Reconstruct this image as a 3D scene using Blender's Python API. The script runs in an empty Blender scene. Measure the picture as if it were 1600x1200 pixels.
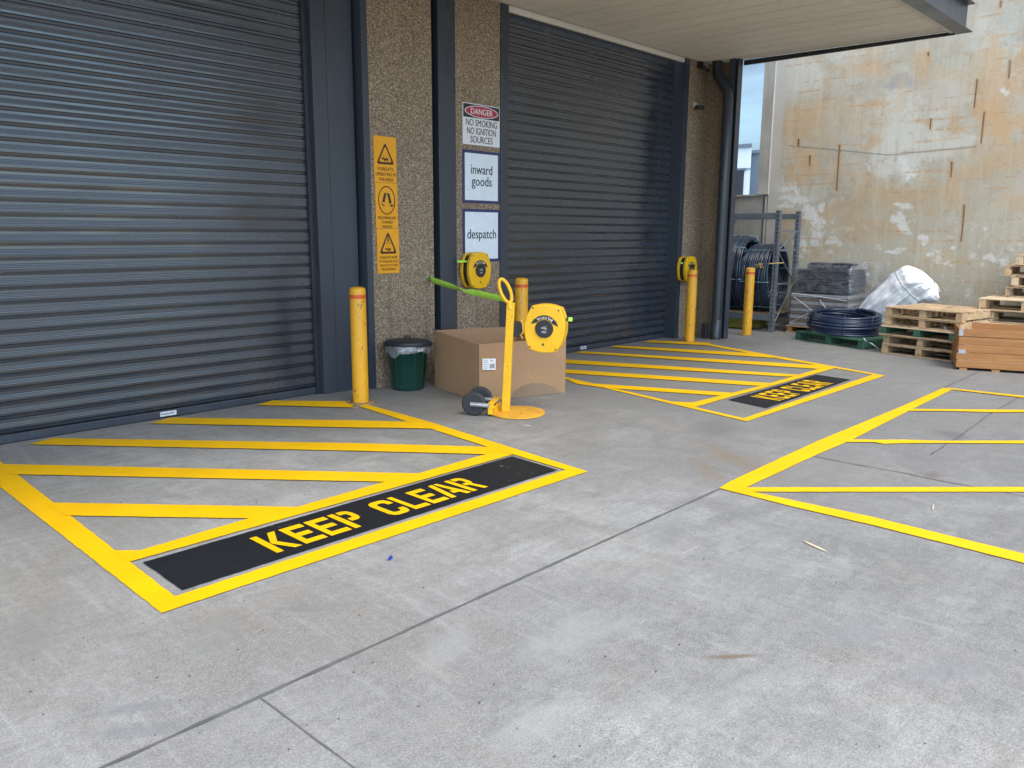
import bpy, bmesh, math, random
import numpy as np
from mathutils import Vector, Matrix, Euler
random.seed(7); RNG = np.random.default_rng(11)
sc = bpy.context.scene; COL = sc.collection
R = math.radians

# ---------------------------------------------------------------- camera
FPX, PITCH, ROLL, YAW, CAMH = 1251.1, R(10.706), R(0.294), R(46.56), 1.75
Fw = Vector((math.cos(PITCH)*math.sin(YAW), math.cos(PITCH)*math.cos(YAW), -math.sin(PITCH)))
_r = Vector((math.cos(YAW), -math.sin(YAW), 0)); _u = _r.cross(Fw)
Rt = math.cos(ROLL)*_r + math.sin(ROLL)*_u
Up = -math.sin(ROLL)*_r + math.cos(ROLL)*_u
def ray(px, py): return Fw*FPX + Rt*(px-800) - Up*(py-600)
def G(px, py, z=0.0):                 # photo pixel -> point on the level z
    d = ray(px, py); t = (z-CAMH)/d.z; return Vector((d.x*t, d.y*t, z))
def AY(px, py, y):                    # photo pixel -> point on a plane parallel to the facade
    d = ray(px, py); t = y/d.y; return Vector((d.x*t, y, CAMH+d.z*t))
def AX(px, py, x):                    # photo pixel -> point on a plane parallel to the side wall
    d = ray(px, py); t = x/d.x; return Vector((x, d.y*t, CAMH+d.z*t))
cam = bpy.data.cameras.new("camera"); cam_o = bpy.data.objects.new("camera", cam); COL.objects.link(cam_o)
cam.sensor_width = 36; cam.lens = 36*FPX/1600; cam.clip_start = 0.05; cam.clip_end = 2000
cam_o.matrix_world = Matrix(((Rt.x, Up.x, -Fw.x, 0), (Rt.y, Up.y, -Fw.y, 0), (Rt.z, Up.z, -Fw.z, CAMH), (0, 0, 0, 1)))
sc.camera = cam_o

# ---------------------------------------------------------------- materials
def newmat(name):
    m = bpy.data.materials.new(name); m.use_nodes = True; nt = m.node_tree; nt.nodes.clear(); return m, nt
class NB:
    def __init__(s, nt): s.nt = nt
    def n(s, t, **kw):
        x = s.nt.nodes.new(t)
        for k, v in kw.items():
            if k.startswith('i_'):
                key = k[2:]; key = int(key) if key.isdigit() else key.replace('_', ' ')
                if hasattr(v, 'is_output'): s.nt.links.new(v, x.inputs[key])
                else: x.inputs[key].default_value = v
            else: setattr(x, k, v)
        return x
    def link(s, a, b): s.nt.links.new(a, b)
    def math(s, op, a, b=0.0, c=None, clamp=False):
        x = s.nt.nodes.new('ShaderNodeMath'); x.operation = op; x.use_clamp = clamp
        for i, v in enumerate((a, b, c)):
            if v is None: continue
            if hasattr(v, 'is_output'): s.nt.links.new(v, x.inputs[i])
            else: x.inputs[i].default_value = v
        return x.outputs[0]
    def mix(s, f, a, b, blend='MIX'):
        x = s.nt.nodes.new('ShaderNodeMix'); x.data_type = 'RGBA'; x.blend_type = blend
        for key, v in ((0, f), (6, a), (7, b)):
            if hasattr(v, 'is_output'): s.nt.links.new(v, x.inputs[key])
            else: x.inputs[key].default_value = v if key == 0 else (*v[:3], 1)
        return x.outputs[2]
    def noise(s, vec, scale, detail=4, rough=.55, dist=0):
        x = s.n('ShaderNodeTexNoise', i_Scale=scale, i_Detail=detail, i_Roughness=rough, i_Distortion=dist)
        if vec is not None: s.link(vec, x.inputs['Vector'])
        return x.outputs['Fac']
    def ramp(s, f, stops, interp='LINEAR'):
        x = s.nt.nodes.new('ShaderNodeValToRGB'); cr = x.color_ramp; cr.interpolation = interp
        while len(cr.elements) < len(stops): cr.elements.new(.5)
        for e, (p, c) in zip(cr.elements, stops):
            e.position = p; e.color = (c, c, c, 1) if isinstance(c, (int, float)) else (*c[:3], 1)
        s.link(f, x.inputs[0]); return x.outputs[0]
    def mapr(s, f, a, b, lo=0., hi=1.):
        x = s.n('ShaderNodeMapRange', i_0=f, i_1=a, i_2=b, i_3=lo, i_4=hi); return x.outputs[0]
    def coord(s, which='Object'): return s.n('ShaderNodeTexCoord').outputs[which]
    def mapping(s, vec, scale=(1, 1, 1), rot=(0, 0, 0), loc=(0, 0, 0)):
        x = s.n('ShaderNodeMapping', i_Scale=scale, i_Rotation=rot, i_Location=loc); s.link(vec, x.inputs[0]); return x.outputs[0]
    def finish(s, color, rough=.6, metal=0., bump=None, bstr=.3, bdist=.01, spec=.5, coat=0.):
        p = s.n('ShaderNodeBsdfPrincipled')
        for key, v in (('Base Color', color), ('Roughness', rough), ('Metallic', metal)):
            if hasattr(v, 'is_output'): s.link(v, p.inputs[key])
            else: p.inputs[key].default_value = (*v[:3], 1) if key == 'Base Color' else v
        p.inputs['Specular IOR Level'].default_value = spec
        p.inputs['Coat Weight'].default_value = coat
        if bump is not None:
            b = s.n('ShaderNodeBump', i_Strength=bstr, i_Distance=bdist); s.link(bump, b.inputs['Height']); s.link(b.outputs[0], p.inputs['Normal'])
        o = s.n('ShaderNodeOutputMaterial'); s.link(p.outputs[0], o.inputs[0]); return p
def sh(c, k): return tuple(max(0, min(1, v*k)) for v in c[:3])
def surf(name, col, rough=.6, var=.18, vs=5., stretch=(1, 1, 1), wear=None, bump=.15, bs=60., metal=0., spec=.5, rvar=.12, coat=0., fine=.06):
    """noise-varied surface; wear=(colour, amount 0-1, scale): chips and stains"""
    m, nt = newmat(name); b = NB(nt)
    oi = b.n('ShaderNodeObjectInfo').outputs['Random']
    v = b.coord(); add = b.n('ShaderNodeVectorMath', operation='ADD'); b.link(v, add.inputs[0])
    cmb = b.n('ShaderNodeCombineXYZ'); r7 = b.math('MULTIPLY', oi, 37.); b.link(r7, cmb.inputs[0]); b.link(r7, cmb.inputs[1]); b.link(cmb.outputs[0], add.inputs[1])
    v = b.mapping(add.outputs[0], scale=stretch)
    n1 = b.noise(v, vs, 5); n2 = b.noise(v, vs*14, 3)
    c = b.mix(b.mapr(n1, .3, .7), sh(col, 1-var), sh(col, 1+var))
    c = b.mix(b.mapr(n2, .35, .65), c, b.mix(1.0, c, (1+0*fine, )*3, 'MULTIPLY'))
    f2 = b.mapr(n2, .3, .7, 1-fine, 1+fine); cm = b.n('ShaderNodeCombineColor', i_0=f2, i_1=f2, i_2=f2); c = b.mix(1.0, c, cm.outputs[0], 'MULTIPLY')
    rg = b.mapr(n1, .3, .7, max(0, rough-rvar), min(1, rough+rvar))
    if wear:
        wc, amt, wsc = wear
        w = b.noise(v, wsc, 6, .65); k = b.mapr(w, .72-.3*amt, .76-.3*amt)
        c = b.mix(k, c, wc)
    bn = b.noise(v, bs, 3)
    b.finish(c, rg, metal, bn, bump, .004, spec, coat)
    return m

CHAR = (.050, .058, .072)
M = {}
M['shutter'] = surf('shutter_paint', (.034, .043, .058), .22, .10, 1.5, (1, 1, 2), bump=.0, fine=.05, spec=1.0)
M['steel'] = surf('charcoal_steel_paint', (.040, .049, .065), .34, .08, 1.6, (1, 1, .3), bump=.03, wear=((.12, .125, .135), .2, 22), spec=.5)
M['steel_dark'] = surf('dark_paint_and_shade', (.022, .025, .031), .45, .1, 3, bump=.03)  # dark parts; on recess panels and shutter guide the tone stands for shade
M['pipe'] = surf('downpipe_paint', (.030, .035, .043), .36, .08, 2, bump=.03)
M['soffit'] = surf('soffit_paint', (.74, .71, .635), .55, .08, 1.2, (1, .3, 1), bump=.03, wear=((.3, .26, .2), .12, 6))
M['trimlight'] = surf('pale_trim', (.5, .48, .43), .5, .08, 3)
M['bollard'] = surf('bollard_yellow_paint', (.74, .36, .014), .42, .08, 4, (1, 1, .5), wear=((.26, .13, .04), .38, 24), bump=.08)
M['band'] = surf('orange_band', (.62, .09, .012), .4, .12, 8, wear=((.65, .32, .03), .42, 16))
M['rustplate'] = surf('rusty_flange', (.30, .19, .10), .8, .35, 12, wear=((.12, .07, .04), .5, 20), bump=.4)
M['reel'] = surf('reel_yellow', (.82, .445, .008), .33, .05, 5, bump=.02, coat=.15)
M['stand'] = surf('stand_yellow', (.80, .435, .008), .42, .08, 5, wear=((.16, .08, .02), .26, 24), bump=.06)
M['standplate'] = surf('stand_plate_yellow', (.68, .34, .03), .55, .14, 6, wear=((.30, .15, .04), .35, 14), bump=.1)
M['black'] = surf('black_plastic', (.018, .018, .02), .45, .15, 8, bump=.05)
M['rubber'] = surf('grey_rubber', (.028, .029, .032), .7, .2, 14, bump=.15)
M['wheelhub'] = surf('wheel_hub', (.05, .052, .058), .6, .2, 10)
M['galv'] = surf('galvanised_steel', (.42, .43, .44), .42, .15, 9, metal=.6, bump=.05)
M['rack'] = surf('rack_steel', (.15, .165, .185), .45, .14, 6, wear=((.25, .22, .2), .28, 20), metal=.2)
M['white'] = surf('white_print', (.74, .75, .77), .4, .03, 4, bump=.01)
M['signwhite'] = surf('sign_white', (.72, .79, .86), .35, .03, 2, bump=.01)
M['signyellow'] = surf('sign_yellow', (.80, .345, .005), .42, .05, 4, bump=.02)
M['ink'] = surf('black_ink', (.022, .02, .02), .5, .1, 6, bump=.01)
M['inkbrown'] = surf('faded_black_ink', (.055, .012, .006), .5, .12, 6, bump=.01)
M['navy'] = surf('navy_frame', (.028, .034, .13), .4, .08, 5, bump=.01)
M['signred'] = surf('sign_red', (.42, .02, .055), .4, .05, 5, bump=.01)
M['card'] = surf('cardboard', (.345, .205, .108), .85, .07, 2.5, (1, 1, 2), bump=.06, fine=.05, wear=((.26, .165, .095), .12, 3))
M['cardin'] = surf('cardboard_stain', (.235, .16, .10), .85, .1, 4)
M['bin'] = surf('green_bin_plastic', (.010, .060, .043), .36, .12, 4, wear=((.2, .27, .25), .15, 9), bump=.05)
M['lid'] = surf('black_lid_plastic', (.017, .022, .026), .42, .15, 6, bump=.12, bs=25)
M['wood'] = surf('pallet_wood', (.50, .34, .19), .8, .28, 3, (1, 1, 1), wear=((.20, .135, .08), .5, 7), bump=.2, fine=.14)
M['woodold'] = surf('weathered_wood', (.44, .31, .19), .85, .3, 4, wear=((.15, .11, .075), .52, 7), bump=.2, fine=.14)
M['woodpale'] = surf('pale_pallet_wood', (.60, .45, .285), .8, .2, 4, wear=((.33, .23, .13), .42, 7), bump=.2, fine=.12)
M['greenwood'] = surf('green_painted_wood', (.035, .105, .06), .7, .25, 4, wear=((.16, .13, .09), .3, 8), bump=.2)
M['tube'] = surf('black_blue_pipe', (.017, .030, .052), .28, .25, 3, bump=.02, spec=.6)
M['tubeblue'] = surf('navy_pipe', (.012, .022, .055), .3, .25, 3, bump=.02, spec=.6)
M['tubeyel'] = surf('olive_pipe', (.15, .13, .02), .5, .3, 4)
M['tie'] = surf('pale_tie', (.20, .42, .46), .4, .1, 9)
M['rope'] = surf('orange_rope', (.48, .32, .11), .8, .2, 20)
M['tray'] = surf('dark_tray', (.035, .038, .052), .55, .2, 6)
M['traygrey'] = surf('grey_tray', (.27, .265, .27), .6, .2, 6)
M['traybrown'] = surf('brown_tray', (.105, .08, .065), .7, .25, 5)
M['bag'] = surf('white_woven_plastic', (.80, .80, .805), .75, .04, 6, bump=.3, bs=22, spec=.25)
M['baggrey'] = surf('grey_sheet', (.36, .37, .42), .55, .1, 6, bump=.3, bs=30)
M['strap'] = surf('lime_webbing', (.46, .86, .09), .6, .1, 12, bump=.2, bs=200)
M['farwhite'] = surf('pale_blue_render', (.62, .69, .77), .7, .03, .5)
M['fargrey'] = surf('blue_grey_cladding', (.13, .165, .21), .6, .05, .5)
M['splint'] = surf('bare_wood', (.62, .50, .36), .8, .2, 10)
M['blueplastic'] = surf('blue_plastic', (.015, .04, .32), .4, .1, 10)
M['joint'] = surf('joint_sealant', (.115, .112, .108), .8, .25, 7, bump=.3)
M['crack'] = surf('crack_dirt', (.10, .09, .08), .9, .3, 9)

def plank_mat(name, col):               # long-grained timber
    m, nt = newmat(name); b = NB(nt); v = b.coord()
    v2 = b.mapping(v, scale=(1.2, 9, 14)); n1 = b.noise(v2, 2.2, 5, .6, 1.2); n2 = b.noise(v2, 9, 3)
    vk = b.n('ShaderNodeTexVoronoi', i_Scale=2.6); b.link(b.mapping(v, scale=(.9, 1, 2.2)), vk.inputs['Vector'])
    knot = b.mapr(vk.outputs['Distance'], .05, .11, 1, 0)
    c = b.mix(b.mapr(n1, .3, .7), sh(col, .72), sh(col, 1.22)); c = b.mix(b.mapr(n2, .4, .7, 0, .35), c, sh(col, .6))
    c = b.mix(b.math('MULTIPLY', knot, .7), c, sh(col, .35))
    w = b.noise(v2, .9, 4); c = b.mix(b.mapr(w, .64, .70, 0, .45), c, (.50, .34, .2))
    pz = b.noise(b.mapping(v, scale=(.15, .15, 9.2)), 1.0, 1); c = b.mix(b.mapr(pz, .38, .62, 0, .5), c, sh(col, .62))
    b.finish(c, .7, 0, n2, .2, .004); return m
M['crate'] = plank_mat('crate_timber', (.40, .178, .056))

def aggregate_mat():
    m, nt = newmat('exposed_aggregate'); b = NB(nt); v = b.coord()
    vo = b.n('ShaderNodeTexVoronoi', i_Scale=78., i_Randomness=1.); b.link(v, vo.inputs['Vector'])
    sep = b.n('ShaderNodeSeparateColor'); b.link(vo.outputs['Color'], sep.inputs[0])
    c = b.ramp(sep.outputs[0], [(0, (.10, .068, .043)), (.3, (.27, .19, .118)), (.55, (.41, .305, .20)), (.8, (.54, .43, .30)), (.93, (.46, .37, .27)), (1, (.78, .70, .56))])
    gap = b.mapr(vo.outputs['Distance'], .35, .62, 0, .75); c = b.mix(gap, c, (.16, .118, .08))
    big = b.noise(v, 1.3, 4); c = b.mix(b.mapr(big, .35, .7, 0, .35), c, (.16, .115, .075))
    st = b.noise(b.mapping(v, scale=(5, 5, .35)), 1.6, 4); c = b.mix(b.mapr(st, .56, .75, 0, .55), c, (.10, .065, .042))
    hgt = b.math('SUBTRACT', 1., vo.outputs['Distance'])
    b.finish(c, .75, 0, hgt, .8, .006); return m
M['agg'] = aggregate_mat()

BRN, DRK, LGT = (.20, .155, .105), (.13, .127, .122), (.37, .365, .35)
STAINS = [(1150, 718, .55, .16, 62, BRN, .6), (1105, 735, .40, .12, 40, BRN, .5), (1140, 1026, .13, .02, -42, (.16, .115, .075), .85), (1120, 668, .5, .25, 20, DRK, .5), (720, 615, .45, .35, 0, DRK, .5),
 (700, 645, .5, .2, 30, BRN, .35), (215, 1105, .20, .045, -30, (.19, .19, .2), .6), (230, 1140, .24, .05, -34, (.19, .19, .2), .6), (480, 950, .2, .05, -40, (.18, .18, .185), .5), (60, 975, .4, .14, 60, (.21, .2, .18), .5),
 (1245, 660, .35, .2, 10, DRK, .45), (1490, 680, .25, .12, 40, DRK, .7), (1455, 742, .14, .08, 10, (.15, .12, .10), .8), (1180, 640, .8, .3, 50, (.19, .18, .165), .5), (1320, 730, .5, .25, 0, (.20, .19, .17), .5),
 (900, 690, .7, .25, 30, (.21, .19, .165), .5), (1050, 830, .3, .12, 20, (.2, .195, .19), .5), (1170, 800, .35, .1, -10, DRK, .4), (1330, 990, .25, .12, 0, (.22, .22, .225), .5), (1480, 1050, .3, .1, -30, (.2, .2, .205), .5),
 (700, 1010, .25, .1, 20, LGT, .3), (900, 1000, .3, .15, 0, LGT, .3), (850, 1120, .2, .1, 0, LGT, .3), (1000, 600, .8, .3, 30, (.2, .19, .175), .5), (330, 990, .25, .08, 50, (.22, .215, .2), .5), (760, 790, .5, .15, 30, (.23, .22, .2), .45)]
def concrete_ground():
    m, nt = newmat('concrete_slab'); b = NB(nt); v = b.coord()
    sp = b.n('ShaderNodeSeparateXYZ'); b.link(v, sp.inputs[0]); X, Y = sp.outputs[0], sp.outputs[1]
    big = b.noise(v, .55, 4, .55, .4); mid = b.noise(v, 2.6, 5, .6, .6); fine = b.noise(v, 26, 5, .7); grit = b.noise(v, 130, 3, .7)
    swp = b.noise(b.mapping(v, scale=(1.2, 9, 1), rot=(0, 0, R(38))), 1.5, 5, .65, .8)
    swp2 = b.noise(b.mapping(v, scale=(9, 1.1, 1), rot=(0, 0, R(20))), 1.3, 5, .65, .8)
    c = b.mix(b.mapr(big, .36, .64), (.240, .231, .214), (.365, .357, .338))
    c = b.mix(b.mapr(mid, .40, .60, 0, .6), c, (.225, .216, .198))
    c = b.mix(b.mapr(swp, .48, .68, 0, .6), c, (.205, .2, .188)); c = b.mix(b.mapr(swp2, .52, .7, 0, .4), c, (.39, .383, .365))
    # dirtier, trafficked slab towards the stored goods
    trf = b.math('ADD', X, b.math('MULTIPLY', b.math('SUBTRACT', mid, .5), 5.)); tk = b.mapr(trf, 3.0, 6.5, 0, .62)
    c = b.mix(tk, c, (.16, .154, .145))
    browns = b.noise(b.mapping(v, loc=(7, 3, 0)), .9, 5, .65, 1.); c = b.mix(b.mapr(browns, .56, .74, 0, .42), c, (.255, .215, .168))
    f1 = b.mapr(fine, .38, .62, .90, 1.08); f2 = b.mapr(grit, .40, .60, .80, 1.17); ff = b.math('MULTIPLY', f1, f2)
    cm = b.n('ShaderNodeCombineColor', i_0=ff, i_1=ff, i_2=ff); c = b.mix(1., c, cm.outputs[0], 'MULTIPLY')
    # crazing: fine worm-like dark marks, strongest on the foreground slab
    cz = b.noise(b.mapping(v, scale=(1, 1.4, 1)), 50, 1.5, .6, 3.); ln = b.math('ABSOLUTE', b.math('SUBTRACT', cz, .5))
    lk = b.mapr(ln, .012, .045, 1, 0); area = b.math('MULTIPLY', b.mapr(b.noise(v, .8, 3), .38, .62), b.mapr(b.noise(v, 9, 3), .40, .55)); near = b.mapr(Y, 2.9, 1.6)
    flk = b.mapr(b.noise(b.mapping(v, scale=(1, 1.6, 1), rot=(0, 0, .5)), 75, 3, .7, 1.2), .52, .60); flm = b.math('MULTIPLY', b.mapr(b.noise(v, 1.1, 4), .36, .62), b.mapr(Y, 4.2, 1.4, .25, 1.))
    c = b.mix(b.math('MULTIPLY', b.math('MULTIPLY', flk, flm), .62), c, (.12, .118, .114))
    lfk = b.mapr(b.noise(b.mapping(v, loc=(9, 4, 2)), 90, 3, .7), .56, .62); c = b.mix(b.math('MULTIPLY', lfk, .3), c, (.47, .465, .45))
    pit = b.mapr(b.noise(v, 60, 2, .6), .66, .72)
    czk = b.math('MULTIPLY', lk, b.math('MULTIPLY', b.math('ADD', b.math('MULTIPLY', near, .85), .10), area)); c = b.mix(czk, c, (.09, .09, .092))
    c = b.mix(b.math('MULTIPLY', pit, .35), c, (.11, .105, .10))
    # spills and stains with places of their own
    for (sx_, sy_, rx_, ry_, an_, cl, st_) in STAINS:
        p_ = G(sx_, sy_); mv = b.n('ShaderNodeMapping', vector_type='TEXTURE', i_Location=(p_.x, p_.y, 0), i_Rotation=(0, 0, R(an_)), i_Scale=(rx_, ry_, 1)); b.link(v, mv.inputs[0])
        ln_ = b.n('ShaderNodeVectorMath', operation='LENGTH'); b.link(mv.outputs[0], ln_.inputs[0])
        dd_ = b.math('ADD', ln_.outputs['Value'], b.math('MULTIPLY', b.math('SUBTRACT', mid, .5), 2.2)); dd_ = b.math('ADD', dd_, b.math('MULTIPLY', b.math('SUBTRACT', fine, .5), 1.1))
        c = b.mix(b.mapr(dd_, .35, 1.15, st_, 0), c, cl)
    # dark scuffs / tyre rubs
    sc1 = b.noise(b.mapping(v, scale=(2.2, 14, 1), rot=(0, 0, R(-52)), loc=(2, 5, 0)), 1.1, 4, .6, .3); c = b.mix(b.mapr(sc1, .66, .78, 0, .5), c, (.15, .148, .145))
    spots = b.noise(v, 9, 2, .5); c = b.mix(b.mapr(spots, .80, .84, 0, .7), c, (.07, .068, .066))
    scr = b.noise(b.mapping(v, scale=(3, 60, 1), rot=(0, 0, R(65))), 1.4, 2, .5, .2); c = b.mix(b.mapr(scr, .735, .76, 0, .35), c, (.6, .6, .58))
    hgt = b.math('ADD', fine, b.math('MULTIPLY', grit, .6))
    b.finish(c, b.mapr(mid, .3, .7, .55, .8), 0, hgt, .28, .004, .4); return m
M['ground'] = concrete_ground()

def road_paint(name, col, dirt_shade):
    m, nt = newmat(name); b = NB(nt); v = b.coord()
    big = b.noise(v, 2.2, 4); f = b.noise(v, 45, 4, .7); g = b.noise(v, 150, 3, .7)
    c = b.mix(b.mapr(big, .35, .7), sh(col, .92), sh(col, 1.06)); c = b.mix(b.mapr(g, .66, .74, 0, .3), c, dirt_shade)
    st = b.noise(b.mapping(v, scale=(2, 14, 1), rot=(0, 0, R(40))), 1.8, 5, .65, .6); c = b.mix(b.mapr(st, .58, .76, 0, .42), c, dirt_shade)
    sp = b.n('ShaderNodeSeparateXYZ'); b.link(v, sp.inputs[0])
    far = b.mapr(b.math('ADD', sp.outputs[1], b.math('MULTIPLY', b.math('SUBTRACT', big, .5), 3.)), 4.4, 6.8, 0, .28); c = b.mix(far, c, dirt_shade)  # duller colour towards the facade stands in for the weaker light there
    w1 = b.noise(v, 16, 6, .72); w2 = b.noise(v, 1.1, 3)
    wear = b.math('MULTIPLY', b.mapr(w1, .60, .66), b.mapr(w2, .5, .66, .0, .75)); c = b.mix(wear, c, (.27, .25, .215))
    b.finish(c, .62, 0, f, .3, .003, .25); return m
M['paintY'] = road_paint('yellow_line_paint', (.84, .475, .0), (.50, .32, .05))
M['paintK'] = road_paint('black_panel_paint', (.011, .012, .015), (.035, .035, .034))

def film_mat(name, lo, hi):
    m, nt = newmat(name); b = NB(nt); v = b.coord()
    n = b.noise(b.mapping(v, scale=(1, 1, 1.6), rot=(.4, .5, .2)), 5, 5, .65, 1.6); wr = b.noise(b.mapping(v, scale=(1, 1, 5), rot=(.2, .1, 0)), 6, 4, .7, 1.)
    tr = b.n('ShaderNodeBsdfTransparent'); gl = b.n('ShaderNodeBsdfGlossy', i_Roughness=.18); gl.inputs[0].default_value = (.85, .88, .9, 1)
    df = b.n('ShaderNodeBsdfDiffuse'); df.inputs[0].default_value = (.62, .64, .66, 1)
    bp = b.n('ShaderNodeBump', i_Strength=.7, i_Distance=.02, i_Height=wr); b.link(bp.outputs[0], gl.inputs['Normal'])
    m1 = b.n('ShaderNodeMixShader'); m1.inputs[0].default_value = .45; b.link(gl.outputs[0], m1.inputs[1]); b.link(df.outputs[0], m1.inputs[2])
    m2 = b.n('ShaderNodeMixShader', i_0=b.mapr(n, .4, .78, lo, hi)); b.link(tr.outputs[0], m2.inputs[1]); b.link(m1.outputs[0], m2.inputs[2])
    o = b.n('ShaderNodeOutputMaterial'); b.link(m2.outputs[0], o.inputs[0]); return m
M['film'] = film_mat('clear_stretch_film', .03, .34); M['liner'] = film_mat('bin_liner_film', .3, .75)

def wall_mat(name, attr=None, base=(.30, .285, .25)):
    m, nt = newmat(name); b = NB(nt); v = b.coord()
    if attr: c = b.n('ShaderNodeAttribute', attribute_name=attr).outputs['Color']
    else:
        c = b.mix(b.mapr(b.noise(v, 1.2, 5), .3, .7), sh(base, .8), sh(base, 1.2))
        c = b.mix(b.mapr(b.noise(b.mapping(v, scale=(4, 4, .4)), 1.5, 5), .45, .75, 0, .45), c, sh(base, .5))
    f = b.noise(v, 38, 5, .7); k = b.mapr(f, .3, .7, .88, 1.1); cm = b.n('ShaderNodeCombineColor', i_0=k, i_1=k, i_2=k)
    c = b.mix(1., c, cm.outputs[0], 'MULTIPLY')
    pit = b.noise(v, 22, 2); c = b.mix(b.mapr(pit, .70, .75, 0, .4), c, (.13, .12, .105))
    b.finish(c, .85, 0, f, .3, .006, .3); return m
M['wall'] = wall_mat('stained_concrete', 'stain'); M['lowwall'] = wall_mat('grey_concrete', None, (.33, .31, .265)); M['jambc'] = wall_mat('pale_concrete', None, (.40, .375, .33))

# ---------------------------------------------------------------- mesh builder
class MB:
    def __init__(s): s.v = []; s.f = []; s.sm = []
    def add(s, vs, fs, smooth=False, T=None):
        o = len(s.v); s.v += [tuple(T @ Vector(p)) if T is not None else tuple(p) for p in vs]
        s.f += [tuple(i+o for i in f) for f in fs]; s.sm += [smooth]*len(fs); return s
    def box(s, x0, x1, y0, y1, z0, z1, T=None):
        v = [(x, y, z) for z in (z0, z1) for y in (y0, y1) for x in (x0, x1)]
        return s.add(v, [(0, 2, 3, 1), (4, 5, 7, 6), (0, 1, 5, 4), (2, 6, 7, 3), (0, 4, 6, 2), (1, 3, 7, 5)], False, T)
    def prism(s, pts, h0, h1, axis='z', T=None, smooth=False):
        n = len(pts); f = {'z': lambda a, b, h: (a, b, h), 'y': lambda a, b, h: (a, h, b), 'x': lambda a, b, h: (h, a, b)}[axis]
        v = [f(a, b, h0) for a, b in pts] + [f(a, b, h1) for a, b in pts]
        s.add(v, [tuple(range(n))[::-1], tuple(range(n, 2*n))], False, T)
        o = len(s.v)-2*n
        s.f += [(o+i, o+(i+1) % n, o+n+(i+1) % n, o+n+i) for i in range(n)]; s.sm += [smooth]*n; return s
    def sheet(s, pts, z): return s.add([(p[0], p[1], z) for p in pts], [tuple(range(len(pts)))])
    def tube(s, path, r, n=8, closed=False, caps=True, T=None):
        P = [Vector(p) for p in path]; m = len(P); vs = []; rr = r if isinstance(r, (list, tuple)) else [r]*m
        t0 = (P[1]-P[0]).normalized(); nrm = t0.orthogonal().normalized()
        for i in range(m):
            a = P[(i-1) % m] if (closed or i) else P[i]; c = P[(i+1) % m] if (closed or i < m-1) else P[i]
            t = (c-a).normalized(); nrm = (nrm-t*nrm.dot(t)).normalized(); bi = t.cross(nrm)
            for k in range(n):
                q = 2*math.pi*k/n; vs.append(P[i]+(nrm*math.cos(q)+bi*math.sin(q))*rr[i])
        fs = []
        for i in range(m if closed else m-1):
            j = (i+1) % m
            for k in range(n): fs.append((i*n+k, i*n+(k+1) % n, j*n+(k+1) % n, j*n+k))
        s.add(vs, fs, True, T)
        if caps and not closed:
            s.add(vs[:n], [tuple(range(n))[::-1]], False, T); s.add(vs[-n:], [tuple(range(n))], False, T)
        return s
    def lathe(s, prof, n=32, T=None, smooth=True):
        vs = []; fs = []
        for r, z in prof:
            for k in range(n): q = 2*math.pi*k/n; vs.append((r*math.cos(q), r*math.sin(q), z))
        for i in range(len(prof)-1):
            for k in range(n): fs.append((i*n+k, i*n+(k+1) % n, (i+1)*n+(k+1) % n, (i+1)*n+k))
        s.add(vs, fs, smooth, T)
        if prof[0][0] > 1e-4: s.add(vs[:n], [tuple(range(n))[::-1]], False, T)
        if prof[-1][0] > 1e-4: s.add(vs[-n:], [tuple(range(n))], False, T)
        return s
    def text(s, txt, w=None, h=.1, T=None, cx=0., cz=0., y=0., sx=1.):
        """flat lettering in the local xz plane; h = cap height, w = total width"""
        cu = bpy.data.curves.new('lettering', 'FONT'); cu.body = txt; cu.size = 1; cu.resolution_u = 3
        ob = bpy.data.objects.new('lettering', cu); me = bpy.data.meshes.new_from_object(ob)
        vs = [v.co.copy() for v in me.vertices]; fs = [tuple(p.vertices) for p in me.polygons]
        bpy.data.objects.remove(ob); bpy.data.curves.remove(cu); bpy.data.meshes.remove(me)
        if not vs: return s
        xs = [v.x for v in vs]; x0, x1 = min(xs), max(xs); kz = h/.70; kx = (w/(x1-x0)) if w else kz*sx
        s.add([((v.x-(x0+x1)/2-.011)*kx+cx, y, v.y*kz+cz) for v in vs], fs, False, T)
        return s.add([((v.x-(x0+x1)/2+.011)*kx+cx, y-.0003, (v.y+.006)*kz+cz) for v in vs], fs, False, T)
    def build(s, name, mat, parent=None, loc=None, rotz=0, bevel=0, seg=2, autosmooth=False):
        me = bpy.data.meshes.new(name); me.from_pydata([tuple(p) for p in s.v], [], s.f); me.update()
        me.polygons.foreach_set('use_smooth', s.sm); me.materials.append(M[mat] if isinstance(mat, str) else mat)
        o = bpy.data.objects.new(name, me); COL.objects.link(o)
        if parent is not None: o.parent = parent
        if loc is not None: o.location = loc
        o.rotation_euler.z = rotz
        if bevel:
            bm = o.modifiers.new('bevel', 'BEVEL'); bm.width = bevel; bm.segments = seg; bm.limit_method = 'ANGLE'; bm.angle_limit = R(40)
        return o
def tag(o, label=None, cat=None, group=None, kind=None):
    if label: o['label'] = label
    if cat: o['category'] = cat
    if group: o['group'] = group
    if kind: o['kind'] = kind
    return o
def thing(name, label, cat, loc=(0, 0, 0), rotz=0, group=None):
    o = bpy.data.objects.new(name, None); COL.objects.link(o); o.empty_display_size = .1
    o.location = loc; o.rotation_euler.z = rotz; return tag(o, label, cat, group)
def copy_tree(o, parent=None):
    c = o.copy(); COL.objects.link(c); c.parent = parent
    for ch in list(o.children): copy_tree(ch, c)
    return c
def rot(axis, a): return Matrix.Rotation(a, 4, axis)
def tr(x, y, z): return Matrix.Translation((x, y, z))
def ztilt(d):                                                      # z axis turned to direction d
    return Vector((0, 0, 1)).rotation_difference(Vector(d).normalized()).to_matrix().to_4x4()

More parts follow.
